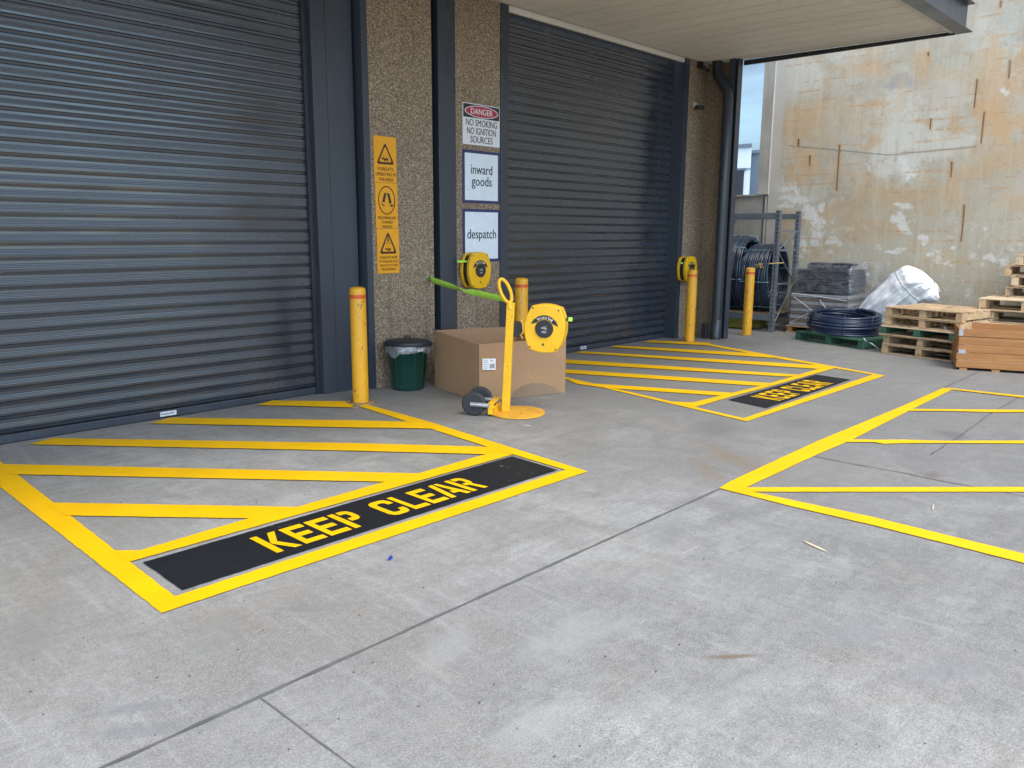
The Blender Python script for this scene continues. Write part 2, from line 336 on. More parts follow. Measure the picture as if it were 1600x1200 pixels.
# numpy value noise
def vnoise(x, y, seed):
    g = np.random.default_rng(seed).random((257, 257)); xi = np.floor(x).astype(int); yi = np.floor(y).astype(int)
    fx = x-xi; fy = y-yi; fx = fx*fx*(3-2*fx); fy = fy*fy*(3-2*fy); a = lambda i, j: g[(xi+i) % 257, (yi+j) % 257]
    return (a(0, 0)*(1-fx)+a(1, 0)*fx)*(1-fy)+(a(0, 1)*(1-fx)+a(1, 1)*fx)*fy
def fbm(x, y, seed, oc=5, gain=.55):
    t = 0; amp = 1; tot = 0
    for k in range(oc): t = t+amp*vnoise(x*2**k, y*2**k, seed+k); tot += amp; amp *= gain
    return t/tot

# ---------------------------------------------------------------- ground
gm = MB(); gm.add([(-150, -150, 0), (150, -150, 0), (150, 150, 0), (-150, 150, 0)], [(0, 1, 2, 3)])
tag(gm.build('concrete_ground', 'ground'), kind='structure')
def strip_line(pts, w, z, jit=0.):
    m = MB(); P = [Vector((p[0], p[1], 0)) for p in pts]; Q = [P[0]]
    for a, b in zip(P, P[1:]):
        n = max(1, int((b-a).length/.08)) if jit else 1
        Q += [a.lerp(b, k/n) for k in range(1, n+1)]
    L = []
    for i, p in enumerate(Q):
        d = (Q[min(i+1, len(Q)-1)]-Q[max(i-1, 0)]).normalized(); nn = Vector((-d.y, d.x, 0)); j = random.uniform(-jit, jit); hw = w/2*(1+(random.uniform(-.35, .35) if jit else 0))
        L += [p+nn*(hw+j), p+nn*(-hw+j)]
    m.add([(q.x, q.y, z) for q in L], [(2*i, 2*i+1, 2*i+3, 2*i+2) for i in range(len(Q)-1)]); return m
j0 = G(160, 1200); j1 = G(1127, 763); dj = (j1-j0).normalized()
tag(strip_line([j0-dj*6, j1+dj*16], .017, .003, .0012).build('expansion_joint', 'joint'), kind='structure')
s0 = G(408, 1092); s1 = G(553, 1200); tag(strip_line([s0, s1, s1+(s1-s0)*6], .006, .003, .0012).build('saw_cut', 'joint'), kind='structure')
tag(strip_line([G(1270, 713), G(1325, 724), G(1420, 741), G(1470, 752), G(1530, 762), G(1610, 778)], .010, .003, .004).build('ground_crack', 'crack'), kind='structure')
tag(strip_line([G(1590, 622), G(1545, 648), G(1505, 678), G(1453, 711)], .010, .003, .006).build('ground_crack', 'crack'), kind='structure')

# ---------------------------------------------------------------- painted floor markings
def g8(x, y): return G(x/2.857, 560+y/2.857)
def g2(x, y): return G(380+x/2.857, 620+y/2.857)
def g1(x, y): return G(880+x/2.963, 510+y/2.963)
def g3(x, y): return G(1100+x/3.2, 580+y/3.2)
def jag(pts, step=.05, j=.0022):         # brushed paint edge
    out = []
    for i, a in enumerate(pts):
        b = pts[(i+1) % len(pts)]; n = max(1, int((b-a).length/step)); d = (b-a).normalized(); nn = Vector((-d.y, d.x, 0))
        for k in range(n): out.append(a.lerp(b, k/n)+(nn*random.uniform(-j, j) if k else Vector((0, 0, 0))))
    return out
ZP = .006
def polys(list_of): 
    m = MB()
    for i, p in enumerate(list_of): m.sheet(jag(p), ZP+.0006*i)
    return m
GLYPH = {  # stencil capitals in a 1 x 1 cell
 'K': [[(0, 0), (.27, 0), (.27, 1), (0, 1)], [(.31, .52), (.70, 1), (1, 1), (.56, .5), (1, 0), (.70, 0), (.31, .45)]],
 'E': [[(0, 0), (1, 0), (1, .19), (.28, .19), (.28, .41), (.88, .41), (.88, .60), (.28, .60), (.28, .81), (1, .81), (1, 1), (0, 1)]],
 'P': [[(0, 0), (.30, 0), (.30, 1), (0, 1)], [(.42, 1), (.74, 1), (.93, .93), (1, .80), (1, .60), (.93, .46), (.74, .39), (.42, .39), (.42, .57), (.66, .57), (.72, .63), (.72, .76), (.66, .82), (.42, .82)]],
 'C': [[(1, .66), (1, .82), (.90, .95), (.72, 1), (.28, 1), (.10, .95), (0, .82), (0, .18), (.10, .05), (.28, 0), (.72, 0), (.90, .05), (1, .18), (1, .34), (.71, .34), (.71, .24), (.62, .18), (.38, .18), (.29, .24), (.29, .76), (.38, .82), (.62, .82), (.71, .76), (.71, .66)]],
 'L': [[(0, 0), (1, 0), (1, .19), (.30, .19), (.30, 1), (0, 1)]],
 'A': [[(-.04, 0), (.22, 0), (.50, 1), (.26, 1)], [(.56, 1), (.74, 1), (1.04, 0), (.78, 0), (.72, .22), (.44, .22), (.49, .40), (.67, .40), (.60, .68)]],
 'R': [[(0, 0), (.28, 0), (.28, 1), (0, 1)], [(.38, 1), (.74, 1), (.93, .94), (1, .82), (1, .62), (.93, .50), (.82, .45), (1, 0), (.72, 0), (.55, .42), (.38, .42), (.38, .58), (.66, .58), (.72, .64), (.72, .76), (.66, .82), (.38, .82)]],
}
def keep_clear(x0, x1, y0, y1, z, gap=.16):
    m = MB(); widths = [1.05, .95, .95, .95, None, 1.0, .85, .9, 1.1, .95]; spw = .95
    tot = sum(w or spw for w in widths)+gap*8; k = (x1-x0)/tot; x = x0
    for ch, w in zip("KEEP CLEAR", widths):
        if w is None: x += k*(spw-gap); continue
        for pl in GLYPH[ch]: m.sheet([(x+a*w*k, y0+b*(y1-y0)) for a, b in pl], z)
        x += k*(w+gap)
    return m
# box 1
t = thing('floor_marking', 'fresh bright yellow hatched box with KEEP CLEAR panel before the nearest roller shutter', 'floor marking', (3, 5, 0), 0, 'hatched keep clear boxes')
def local(m, t):
    o = t.location; m.v = [(p[0]-o[0], p[1]-o[1], p[2]) for p in m.v]; return m
P1 = [
 [g8(-90, 505), g8(722, 1141), g8(781, 1067), g8(-40, 430)],                                  # left border
 [g8(722, 1141), g2(1537, 337), g2(1440, 330), g8(781, 1067)],                                # front border
 [g2(1537, 337), g2(845, 118), g2(530, 30), g2(520, 46), g2(838, 146), g2(1090, 226), g2(1440, 330)],     # right border
 [g8(495, 862), g8(625, 862), g8(1120, 716), g8(1340, 668), g2(245, 495), g2(630, 384), g2(780, 346), g2(1082, 260), g2(1095, 225), g2(1200, 262), g8(583, 912)],  # panel rear border
 [g8(205, 648), g8(1345, 668), g8(1120, 719), g8(285, 706)],
 [g8(0, 476), g8(1600, 512), g2(790, 347), g2(632, 384), g8(1600, 553), g8(30, 521)],
 [g8(235, 360), g8(1600, 383), g2(1098, 228), g2(1085, 261), g8(1600, 417), g8(130, 388)],
 [g8(760, 268), g8(1600, 281), g2(838, 118), g2(850, 147), g2(700, 143), g8(1600, 313), g8(670, 294)],
 [g8(1215, 192), g8(1600, 196), g2(520, 30), g2(480, 47), g8(1600, 224), g8(1150, 212)],
]
local(polys(P1), t).build('yellow_lines', 'paintY', t)
pan = MB(); pan.sheet(jag([Vector((1.568, 3.725, 0)), Vector((4.43, 3.722, 0)), Vector((4.462, 4.221, 0)), Vector((1.573, 4.207, 0))]), ZP)
pp = local(pan, t).build('black_panel', 'paintK', t)
local(keep_clear(2.135, 3.80, 3.797, 4.102, ZP+.004), t).build('lettering', 'paintY', pp)
# box 2
t = thing('floor_marking', 'thinner lined yellow hatched box with small KEEP CLEAR panel before the far roller shutter', 'floor marking', (9, 5, 0), 0, 'hatched keep clear boxes')
P2 = [
 [g1(-60, 228), g1(850, 442), g1(835, 428), g1(-60, 220)],
 [g1(850, 442), g1(1490, 230), g1(1437, 224), g1(835, 428)],
 [g1(1490, 230), g1(1020, 145), g1(660, 80), g1(640, 84), g1(990, 150), g1(1437, 226)],
 [g1(480, 350), g1(600, 355), g1(735, 322), g1(920, 277), g1(1070, 232), g1(1225, 186), g1(1270, 188), g1(1250, 198), g1(985, 272), g1(800, 322), g1(608, 377)],
 [g1(20, 250), g1(150, 268), g1(790, 311), g1(735, 324), g1(190, 287), g1(60, 268)],
 [g1(-40, 198), g1(970, 266), g1(915, 279), g1(-40, 215)],
 [g1(-40, 152), g1(1110, 228), g1(1040, 236), g1(-40, 170)],
 [g1(90, 118), g1(1240, 186), g1(1180, 200), g1(50, 124)],
 [g1(245, 91), g1(900, 128), g1(1020, 146), g1(960, 148), g1(215, 98)],
 [g1(400, 68), g1(690, 79), g1(660, 90), g1(370, 75)],
]
local(polys(P2), t).build('yellow_lines', 'paintY', t)
pan = MB(); pan.sheet(jag([g1(765, 342), g1(940, 380), g1(1330, 248), g1(1170, 225)]), ZP); pp = local(pan, t).build('black_panel', 'paintK', t)
local(keep_clear(8.0, 9.45, 3.655, 3.995, ZP+.004, .34), t).build('lettering', 'paintY', pp)
# zone at the right
t = thing('floor_marking', 'yellow outlined bay with thin cross lines on the darker slab at right', 'floor marking', (8, 1.5, 0))
pr = [G(1127, 765), G(1700, 908), G(1700, 890), G(1170, 762)]
P3 = [
 [g3(75, 588), g3(130, 555), g3(560, 355), g3(960, 190), g3(1195, 86), g3(1250, 88), g3(1225, 102), g3(1035, 195), g3(740, 345), g3(560, 422), g3(215, 582), g3(230, 604)],
 [g3(75, 588), g3(230, 604), g3(850, 735), g3(1600, 918), g3(1900, 990), g3(1900, 1040), g3(1600, 964), g3(850, 775), g3(440, 680)],
 [g3(215, 585), g3(1600, 583), g3(1900, 583), g3(1900, 607), g3(1600, 607), g3(215, 607)],
 [g3(715, 345), g3(880, 347), g3(1000, 346), g3(1200, 352), g3(1600, 351), g3(1900, 352), g3(1900, 366), g3(1600, 365), g3(1215, 363), g3(1000, 364), g3(900, 367), g3(850, 358), g3(695, 358)],
 [g3(1040, 192), g3(1600, 197), g3(1900, 199), g3(1900, 210), g3(1600, 208), g3(1450, 209), g3(1250, 203), g3(1020, 201)],
 [g3(1240, 89), g3(1600, 127), g3(1900, 160), g3(1900, 168), g3(1600, 136), g3(1230, 94)],
]
local(polys(P3), t).build('yellow_lines', 'paintY', t)

# ---------------------------------------------------------------- warehouse
YF, YS, YC = 7.29, 7.50, 7.39       # aggregate face, shutter plane, column flange face
XE = 12.43
wh = thing('warehouse', 'charcoal and aggregate warehouse with two roller shutters under a flat canopy', 'building', (6, YF, 0))
def W(m): return local(m, wh)
def wbox(name, mat, *b, parent=None, bevel=0):
    return W(MB().box(*b)).build(name, mat, parent or wh, bevel=bevel)
TOP = 4.56
wbox('aggregate_wall', 'agg', 5.44, 6.34, YF, YF+.25, 0, 7)
wbox('aggregate_wall', 'agg', 6.69, 7.455, YF, YF+.25, 0, 7)
rw = MB(); rw.box(11.80, XE, YF, YF+.25, 0, 7); rw.box(XE, XE+.15, 6.80, YF+.25, 0, 7); W(rw).build('aggregate_wall', 'agg', wh)
wbox('aggregate_wall', 'agg', -8, .72, YF, YF+.25, 0, 7)
# building mass behind
bk = MB(); bk.box(-8, XE+.15, YS+.36, YS+12, 0, 7); W(bk).build('building_core', 'lowwall', wh)
# column 1 : jamb plate, flange, recess, angle
c1 = MB(); c1.box(4.83, 5.00, YC+.006, YS+.34, 0, TOP); c1.box(5.00, 5.325, YC, YC+.02, 0, TOP); c1.box(5.06, 5.09, YC+.02, YS+.34, 0, TOP); W(c1).build('steel_column', 'steel', wh, bevel=.004)
c1b = MB(); c1b.box(4.77, 4.83, YC+.07, YS+.34, 0, TOP); W(c1b).build('shutter_guide', 'steel_dark', wh)  # low light on this side face put into the darker paint
c1c = MB(); c1c.box(5.36, 5.44, YF-.015, YS+.3, 0, TOP); W(c1c).build('wall_angle', 'steel', wh, bevel=.003)
W(MB().box(5.0, 5.36, YS+.2, YS+.33, 0, 7)).build('recess_panel', 'steel_dark', wh)  # groove shadow put into the panel's dark colour
c2 = MB(); c2.box(6.425, 6.69, YF-.02, YF, 0, TOP); c2.box(6.44, 6.47, YF, YF+.3, 0, TOP); W(c2).build('steel_column', 'steel', wh, bevel=.004)
W(MB().box(6.34, 6.69, YF+.26, YF+.3, 0, 7)).build('recess_panel', 'steel_dark', wh)  # dark colour here carries the shadow of the recess
W(MB().box(6.34, 6.385, YF+.06, YF+.26, 0, TOP)).build('recess_angle', 'steel', wh)
W(MB().box(7.46, 7.60, YF-.012, YS+.1, 0, TOP)).build('door_jamb', 'steel', wh, bevel=.004)
dj2 = MB(); dj2.box(11.50, 11.80, YF-.012, YF+.03, 0, TOP); dj2.box(11.56, 11.80, YF+.03, YS+.1, 0, TOP)
W(MB().prism([(11.69, YS-.0), (11.69, YF-.012), (11.80, YF-.012), (11.80, YS+.1), (11.69, YS+.1)], 0, TOP)).build('door_jamb', 'steel', wh, bevel=.004)
dj3 = None
W(MB().box(.72, 1.2, YF-.012, YS+.1, 0, TOP)).build('door_jamb', 'steel', wh, bevel=.004)

def shutter(x0, x1, ztop, label_at):
    m = MB(); P = .118; prof = []; z = .085
    while z < ztop:
        prof += [(.03, z), (.03, z+.008), (.001, z+.0085), (-.006, z+.0285), (.03, z+.029), (.03, z+.036)]
        w0 = z+.0365; wh_ = P-.0365
        for k in range(13):
            q = k/12; bow = -.0085-.0007*math.sin(math.pi*q); rid = .0010 if k in (4, 6, 8) else 0
            prof.append((bow+rid, w0+wh_*q*.998))
        z += P
    n = len(prof); vs = [(x0, YS+a, b) for a, b in prof]+[(x1, YS+a, b) for a, b in prof]
    m.add(vs, [(i, n+i, n+i+1, i+1) for i in range(n-1)], False)
    o = W(m).build('roller_shutter', 'shutter', wh)
    rl = MB(); rl.box(x0, x1, YS-.022, YS+.02, .012, .078); W(rl).build('bottom_rail', 'steel', o, bevel=.004)
    sl = MB(); sl.box(x0, x1, YS-.012, YS+.012, 0.0, .012); W(sl).build('rubber_seal', 'steel_dark', o)
    lx0, lx1 = label_at
    pl = MB(); pl.box(lx0, lx1, YS-.0265, YS-.0225, .024, .066); po = W(pl).build('maker_plate', 'white', o)
    mk = MB(); 
    for k in range(14):
        a = lx0+.008+(lx1-lx0-.016)*k/14; mk.box(a, a+random.uniform(.003, .007), YS-.028, YS-.0268, .033+random.uniform(0, .008), .05+random.uniform(0, .008))
    W(mk).build('print', 'navy', po); return o
a, b = AY(249, 650, YS).x, AY(274, 645, YS).x
shutter(1.10, 4.80, 4.40, (a, b))
a, b = AY(905, 545, YS).x, AY(914, 543, YS).x
s2 = shutter(7.58, 11.70, 4.38, (a, b))
W(MB().box(7.60, 11.62, YS-.0, YS+.10, 4.36, 4.56)).build('shutter_headbox', 'steel_dark', wh)
wbox('shutter_headbox', 'steel_dark', 1.1, 4.80, YS-.05, YS+.05, 4.36, 4.56)
# header flashing between shutter and soffit
SZ = 4.50
wbox('header_flashing', 'soffit', 7.60, 11.70, YF+.02, YF+.06, 4.435, 4.56)
wbox('header_flashing', 'soffit', 1.2, 4.83, YF+.02, YF+.06, 4.40, 4.56)
# canopy
CY0 = 3.46
can = W(MB().box(-8, XE-.02, CY0+.10, YF-.002, SZ+.045, SZ+.34)).build('canopy', 'steel', wh)
so = MB(); prof = []; x = -8.0; i = 0
while x < XE-.06:
    wide = (i % 9 == 0)
    if wide: prof += [(x, SZ+.040), (x+.004, SZ+.040), (x+.022, SZ+.040), (x+.026, SZ)]; x += .030
    else: prof += [(x, SZ), (x+.020, SZ), (x+.023, SZ+.014), (x+.036, SZ+.014), (x+.039, SZ)]; x += .042
    i += 1
n = len(prof); so.add([(a, CY0+.12, b-.055) for a, b in prof]+[(a, YF-.004, b) for a, b in prof], [(k, k+1, n+k+1, n+k) for k in range(n-1)])
W(so).build('soffit', 'soffit', can)
W(MB().box(-8, XE-.05, YF-.05, YF-.006, SZ-.006, SZ-.002)).build('flashing_angle', 'trimlight', can)
W(MB().box(-8, XE-.02, CY0+.105, CY0+.17, SZ-.085, SZ-.058)).build('soffit_trim', 'trimlight', can)
et = MB(); et.prism([(CY0+.11, SZ-.105), (6.65, SZ-.095), (6.65, SZ-.02), (CY0+.11, SZ-.065)], XE-.045, XE-.008, 'x'); W(et).build('edge_trim', 'steel_dark', can)
bm_ = MB(); bz = SZ-.10
bm_.box(-8, XE, CY0-.09, CY0+.10, bz, bz+.016); bm_.box(-8, XE, CY0-.005, CY0+.007, bz+.016, bz+.35); bm_.box(-8, XE, CY0-.09, CY0+.10, bz+.35, bz+.366)
W(bm_).build('fascia_beam', 'steel', can, bevel=.002)
# end post and downpipe
ep = MB(); ep.box(12.225, 12.365, 6.65, 6.665, 0, SZ+.02); ep.box(12.29, 12.305, 6.665, 6.80, 0, SZ+.02); ep.box(12.225, 12.365, 6.80, 6.815, 0, SZ+.02); ep.box(12.21, 12.225, 6.70, 6.80, 0, SZ)
W(ep).build('end_post', 'steel', wh, bevel=.003)
px0, py0 = 12.115, 6.745
pt = AY(1127, 108, 6.95); 
path = [(px0+.13, 7.04, SZ+.02), (px0+.13, 7.04, 4.36), (px0+.12, 7.02, 4.28), (px0+.02, py0+.03, 3.98), (px0, py0, 3.88), (px0, py0, 2.2), (px0, py0, 0)]
dp = W(MB().tube(path, .083, 20)).build('downpipe', 'pipe', wh)
W(MB().lathe([(.083, .33), (.0885, .326), (.0885, 0)], 24, T=tr(px0, py0, 0))).build('pipe_socket', 'pipe', dp)
W(MB().box(12.0, 12.06, 6.86, 6.96, 0.02, .26)).build('base_shoe', 'steel_dark', dp, bevel=.01)

# ---------------------------------------------------------------- signs on the aggregate
def sign(name, label, x0, x1, z0, z1, plate, group=None):
    t = thing(name, label, 'sign', ((x0+x1)/2, YF, (z0+z1)/2), 0, group); w, h = x1-x0, z1-z0
    MB().box(-w/2, w/2, -.008, -.003, -h/2, h/2).build('panel', plate, t, bevel=.001); return t, w, h
YP = -.0095
def ring(m, outer, inner, y=YP):
    n = len(outer); m.add([(a, y, b) for a, b in outer]+[(a, y, b) for a, b in inner], [(i, (i+1) % n, n+(i+1) % n, n+i) for i in range(n)])
def flat(m, pts, y=YP): m.add([(a, y, b) for a, b in pts], [tuple(range(len(pts)))])
def circ(cx, cz, rx, rz=None, n=28, a0=0, a1=2*math.pi): 
    rz = rz or rx; full = abs(a1-a0-2*math.pi) < 1e-6
    return [(cx+rx*math.cos(a0+(a1-a0)*k/(n if full else n-1)), cz+rz*math.sin(a0+(a1-a0)*k/(n if full else n-1))) for k in range(n)]
def rtri(cx, z0, hw, h, r):
    P = [Vector((cx-hw, z0)), Vector((cx+hw, z0)), Vector((cx, z0+h))]; out = []
    for i in range(3):
        p = P[i]; a = (P[i-1]-p).normalized(); b = (P[(i+1) % 3]-p).normalized()
        for k in range(5):
            q = k/4; e = p+a*r*(1-q)**2+b*r*q**2; out.append((e.x, e.y))
    return out
def forklift(m, cx, cz, s):
    flat(m, [(cx-.95*s, cz-.1*s), (cx-.5*s, cz-.1*s), (cx-.5*s, cz+.3*s), (cx-.95*s, cz+.3*s)])
    flat(m, [(cx-.42*s, cz-.35*s), (cx-.36*s, cz-.35*s), (cx-.36*s, cz+.95*s), (cx-.42*s, cz+.95*s)])
    flat(m, [(cx-.36*s, cz-.2*s), (cx+.75*s, cz-.2*s), (cx+.75*s, cz+.1*s), (cx+.6*s, cz+.25*s), (cx+.2*s, cz+.25*s), (cx+.12*s, cz+.05*s), (cx-.2*s, cz+.2*s), (cx-.36*s, cz+.2*s)])
    flat(m, [(cx+.14*s, cz+.25*s), (cx+.2*s, cz+.25*s), (cx+.2*s, cz+.75*s), (cx+.14*s, cz+.75*s)])
    ring(m, circ(cx-.1*s, cz-.3*s, .22*s), circ(cx-.1*s, cz-.3*s, .11*s)); ring(m, circ(cx+.58*s, cz-.32*s, .22*s), circ(cx+.58*s, cz-.32*s, .11*s))
sx0, sx1 = 5.492, 5.800
zt = AY(598, 213, YF).z; zb = AY(602, 427, YF).z; hh = (zt-zb)/3
# forklifts operating
g = 'yellow forklift warning signs'
t, w, h = sign('warning_sign', 'yellow sign with forklift triangle reading FORKLIFTS OPERATING IN THIS AREA', sx0, sx1, zt-hh+.004, zt, 'signyellow', g)
m = MB(); ring(m, rtri(0, -.05, .125, .235, .04), rtri(0, -.027, .090, .172, .03)); forklift(m, .0, .005, .052); m.build('pictogram', 'inkbrown', t)
m = MB()
for k, (s, wd) in enumerate((('FORKLIFTS', .215), ('OPERATING IN', .275), ('THIS AREA', .205))): m.text(s, wd, .036, cz=-.118-.056*k, y=YP)
m.build('lettering', 'inkbrown', t)
t, w, h = sign('warning_sign', 'yellow sign with walking legs in a circle reading PEDESTRIANS KEEP TO MARKED WALKWAYS', sx0+.006, sx1+.006, zt-2*hh+.004, zt-hh, 'signyellow', g)
m = MB(); ring(m, circ(0, .058, .118, .155, 40), circ(0, .058, .106, .143, 40)); m.build('ring', 'inkbrown', t)
m = MB(); flat(m, [(-.032, .138), (-.003, .138), (-.030, .035), (-.066, .04)]); flat(m, [(.004, .136), (.038, .133), (.068, .030), (.036, .022)])
flat(m, [(-.082, .025), (-.070, .030), (-.032, .0), (-.040, -.012)]); flat(m, [(.040, .012), (.078, .014), (.092, .008), (.088, -.004), (.046, -.010)]); m.build('pictogram', 'ink', t)
m = MB()
for k, (s, wd) in enumerate((('PEDESTRIANS KEEP', .255), ('TO MARKED', .16), ('WALKWAYS', .14))): m.text(s, wd, .030, cz=-.148-.047*k, y=YP)
m.build('lettering', 'inkbrown', t)
t, w, h = sign('warning_sign', 'lowest yellow sign with pedestrian above forklift reading FORKLIFTS KEEP TO WALKING PACE', sx0+.012, sx1+.012, zb, zt-2*hh, 'signyellow', g)
m = MB(); ring(m, rtri(0, -.03, .125, .25, .04), rtri(0, -.007, .090, .187, .03)); forklift(m, .0, .020, .045)
flat(m, [(-.05, .078), (.055, .078), (.055, .082), (-.05, .082)]); ring(m, circ(.0, .150, .010), circ(0, .150, .001))
flat(m, [(-.010, .138), (.012, .138), (.014, .112), (-.006, .112)]); flat(m, [(-.006, .112), (.002, .112), (-.012, .088), (-.018, .088)]); flat(m, [(.004, .112), (.013, .112), (.017, .087), (.011, .087)]); m.build('pictogram', 'inkbrown', t)
m = MB()
for k, (s, wd) in enumerate((('FORKLIFTS KEEP', .25), ('TO WALKING PACE', .275), ('WATCH OUT FOR', .25), ('PEDESTRIANS', .20))): m.text(s, wd, .028, cz=-.085-.044*k, y=YP)
m.build('lettering', 'inkbrown', t)
# danger
p0 = AY(722, 159, YF); p1 = AY(780, 231, YF)
t, w, h = sign('danger_sign', 'white and black sign with red oval reading DANGER NO SMOKING NO IGNITION SOURCES', p0.x, p1.x, p1.z, p0.z, 'white')
m = MB(); flat(m, [(-w/2+.01, h/2-.165), (w/2-.01, h/2-.165), (w/2-.01, h/2-.01), (-w/2+.01, h/2-.01)]); m.build('black_header', 'ink', t)
m = MB(); flat(m, circ(0, h/2-.088, .27, .062, 40), YP-.002); ov = m.build('red_oval', 'signred', t)
m = MB(); ring(m, circ(0, h/2-.088, .285, .070, 40), circ(0, h/2-.088, .27, .062, 40), YP-.002); m.text('DANGER', .37, .070, cz=h/2-.122, y=YP-.004); m.build('white_lettering', 'white', t)
m = MB()
for k, (s, wd) in enumerate((('NO SMOKING', .53), ('NO IGNITION', .49), ('SOURCES', .38))): m.text(s, wd, .078, cz=h/2-.258-.097*k, y=YP)
m.build('lettering', 'ink', t)
for (pa, pb, lines, lab) in (((722, 233), (780, 319), ('inward', 'goods'), 'white sign in navy border reading inward goods'), ((722.5, 326), (780, 408), ('despatch',), 'white sign in navy border reading despatch, partly behind the yellow reel')):
    p0 = AY(*pa, YF); p1 = AY(*pb, YF)
    t, w, h = sign('notice_sign', lab, p0.x, p1.x, p1.z, p0.z, 'navy', 'navy bordered notice signs')
    m = MB(); m.box(-w/2+.035, w/2-.035, -.0095, -.0075, -h/2+.035, h/2-.035); m.build('white_face', 'signwhite', t)
    m = MB()
    if len(lines) == 2: m.text('inward', .365, .115, cz=.035, y=-.011); m.text('goods', .345, .115, cz=-.105, y=-.011)
    else: m.text('despatch', .50, .115, cz=-.035, y=-.011)
    m.build('lettering', 'ink', t)

# ---------------------------------------------------------------- bollards
def make_bollard():
    t = thing('bollard', 'x', 'bollard', (0, 0, 0), 0, 'yellow steel bollards')
    MB().lathe([(.082, .006), (.082, 1.165), (.079, 1.182), (.066, 1.195), (.04, 1.202), (.0001, 1.204)], 28).build('post', 'bollard', t)
    MB().lathe([(.0832, 1.085), (.0832, 1.125)], 28).build('reflective_band', 'band', t)
    pts = circ(0, 0, .15, .15, 30); MB().prism(pts, .001, .012).build('base_flange', 'rustplate', t)
    for k in range(4): q = math.pi/4+k*math.pi/2; MB().prism(circ(.118*math.cos(q), .118*math.sin(q), .012, n=6), .012, .022).build('anchor_bolt', 'rustplate', t)
    return t
bp = make_bollard()
b2 = AY(815, 436, 6.78); bl = [(G(564, 629), 'scuffed yellow bollard beside the green rubbish bin, nearest one', 1), (Vector((b2.x, 6.78, 0)), 'yellow bollard standing behind the cardboard carton, only its top half showing', 1), (G(1077, 534), 'yellow bollard standing in front of the downpipe and farthest wall reel', .98), (G(1166.5, 523.5), 'yellow bollard standing alone before the steel rack of pipe coils', .96)]
for i, (p, lab, s) in enumerate(bl):
    o = bp if i == 0 else copy_tree(bp); o['label'] = lab; o.location = (p.x, p.y, 0); o.rotation_euler.z = i*1.3; o.scale = (s, s, 1.0 if i < 2 else .98)

# ---------------------------------------------------------------- hose reels
def make_reel():
    t = thing('hose_reel', 'x', 'reel', (0, 0, 0), 0, 'yellow retractable reels')
    def outl(k=1.):
        P = []
        for (x0, z0, x1, z1, bx, bz) in ((-.128, .200, .128, .200, 0, .022), (.128, .200, .128, -.200, .060, 0), (.128, -.200, -.128, -.200, 0, -.022), (-.128, -.200, -.128, .200, -.060, 0)):
            for i in range(8):
                q = i/8; e = 1-(2*q-1)**2; P.append(((x0+(x1-x0)*q+bx*e)*k, (z0+(z1-z0)*q+bz*e)*k))
        return P
    MB().prism(outl(), -.190, -.135, 'y').build('front_shell', 'reel', t, bevel=.010, seg=3)
    MB().prism(outl(.9), -.14, -.055, 'y').build('drum_housing', 'black', t)
    MB().prism(outl(.985), -.06, -.015, 'y').build('rear_shell', 'reel', t, bevel=.008, seg=3)
    hb = MB().prism(circ(0, 0, .083, n=36), -.203, -.188, 'y').build('hub', 'black', t, bevel=.004)
    em = MB(); em.add([(x*.034, -.2045, z*.034) for x, z in [(-1, .1), (-.4, .5), (.9, .8), (.2, .35), (1, .3), (.5, 0), (.9, -.5), (.1, -.1)]], [tuple(range(8))])
    em.add([(x*.034, -.2045, z*.034) for x, z in [(-.6, -.6), (.7, -.6), (.7, -1.1), (-.6, -1.1)]], [(0, 1, 2, 3)]); em.build('emblem', 'traygrey', hb)
    arc = MB(); o_ = [(.124*math.cos(a), .124*math.sin(a)) for a in np.linspace(R(38), R(142), 18)]; i_ = [(.088*math.cos(a), .088*math.sin(a)) for a in np.linspace(R(38), R(142), 18)]
    arc.add([(a, -.1915, b) for a, b in o_]+[(a, -.1915, b) for a, b in i_], [(k, k+1, 19+k, 18+k) for k in range(17)])
    for sgn in (1, -1): arc.add([(sgn*x, -.1915, z) for x, z in [(.066, .052), (.100, .082), (.128, .030)]], [(0, 1, 2)])
    arc.build('arc_band', 'ink', t)
    tx = MB(); s = 'Retracta Reel'; n = len(s)
    for k, ch in enumerate(s):
        if ch == ' ': continue
        a = R(128)-R(76)*k/(n-1); T = rot('Y', a-math.pi/2) ; T = Matrix.Rotation(-(a-math.pi/2), 4, 'Y')
        tx.text(ch, .011 if ch not in 'tlr' else .007, .021, T=T, cz=.095, y=-.1930)
    tx.build('lettering', 'white', t)
    wr = MB(); wr.add([(x, -.1915, z) for x, z in [(-.014, -.155), (.014, -.155), (0, -.128)]], [(0, 1, 2)]); wr.build('warning_mark', 'ink', t)
    for x, z in ((-.118, .18), (.118, .18), (-.118, -.18), (.118, -.18)): MB().prism(circ(x, z, .008, n=10), -.193, -.188, 'y').build('screw', 'black', t)
    MB().box(-.05, .05, -.02, .0, -.07, .07).build('mount_bracket', 'black', t, bevel=.004)
    return t
def tail_green(t, x, y, z, L, dz):
    MB().box(0, L, -.02, -.004, -.014, .014, T=tr(x, y, z) @ rot('Y', dz)).build('webbing_end', 'strap', t)
rp = make_reel()
c = AY(741, 422, YF-.08); rp.location = (c.x+.0, YF, c.z); rp['label'] = 'yellow reel on the aggregate wall just below the despatch sign'
r2 = copy_tree(rp); c = AY(1071.5, 420, YF-.08); r2.location = (c.x, YF, c.z); r2.scale = (.95, 1, .95); r2['label'] = 'farthest yellow reel, on the wall between the far shutter and the downpipe'
r3 = copy_tree(rp); r3['label'] = 'big bright yellow reel facing forward on the wheeled stand'
MB().box(-.30, -.15, -.115, -.095, .10, .122).build('webbing_end', 'strap', rp)
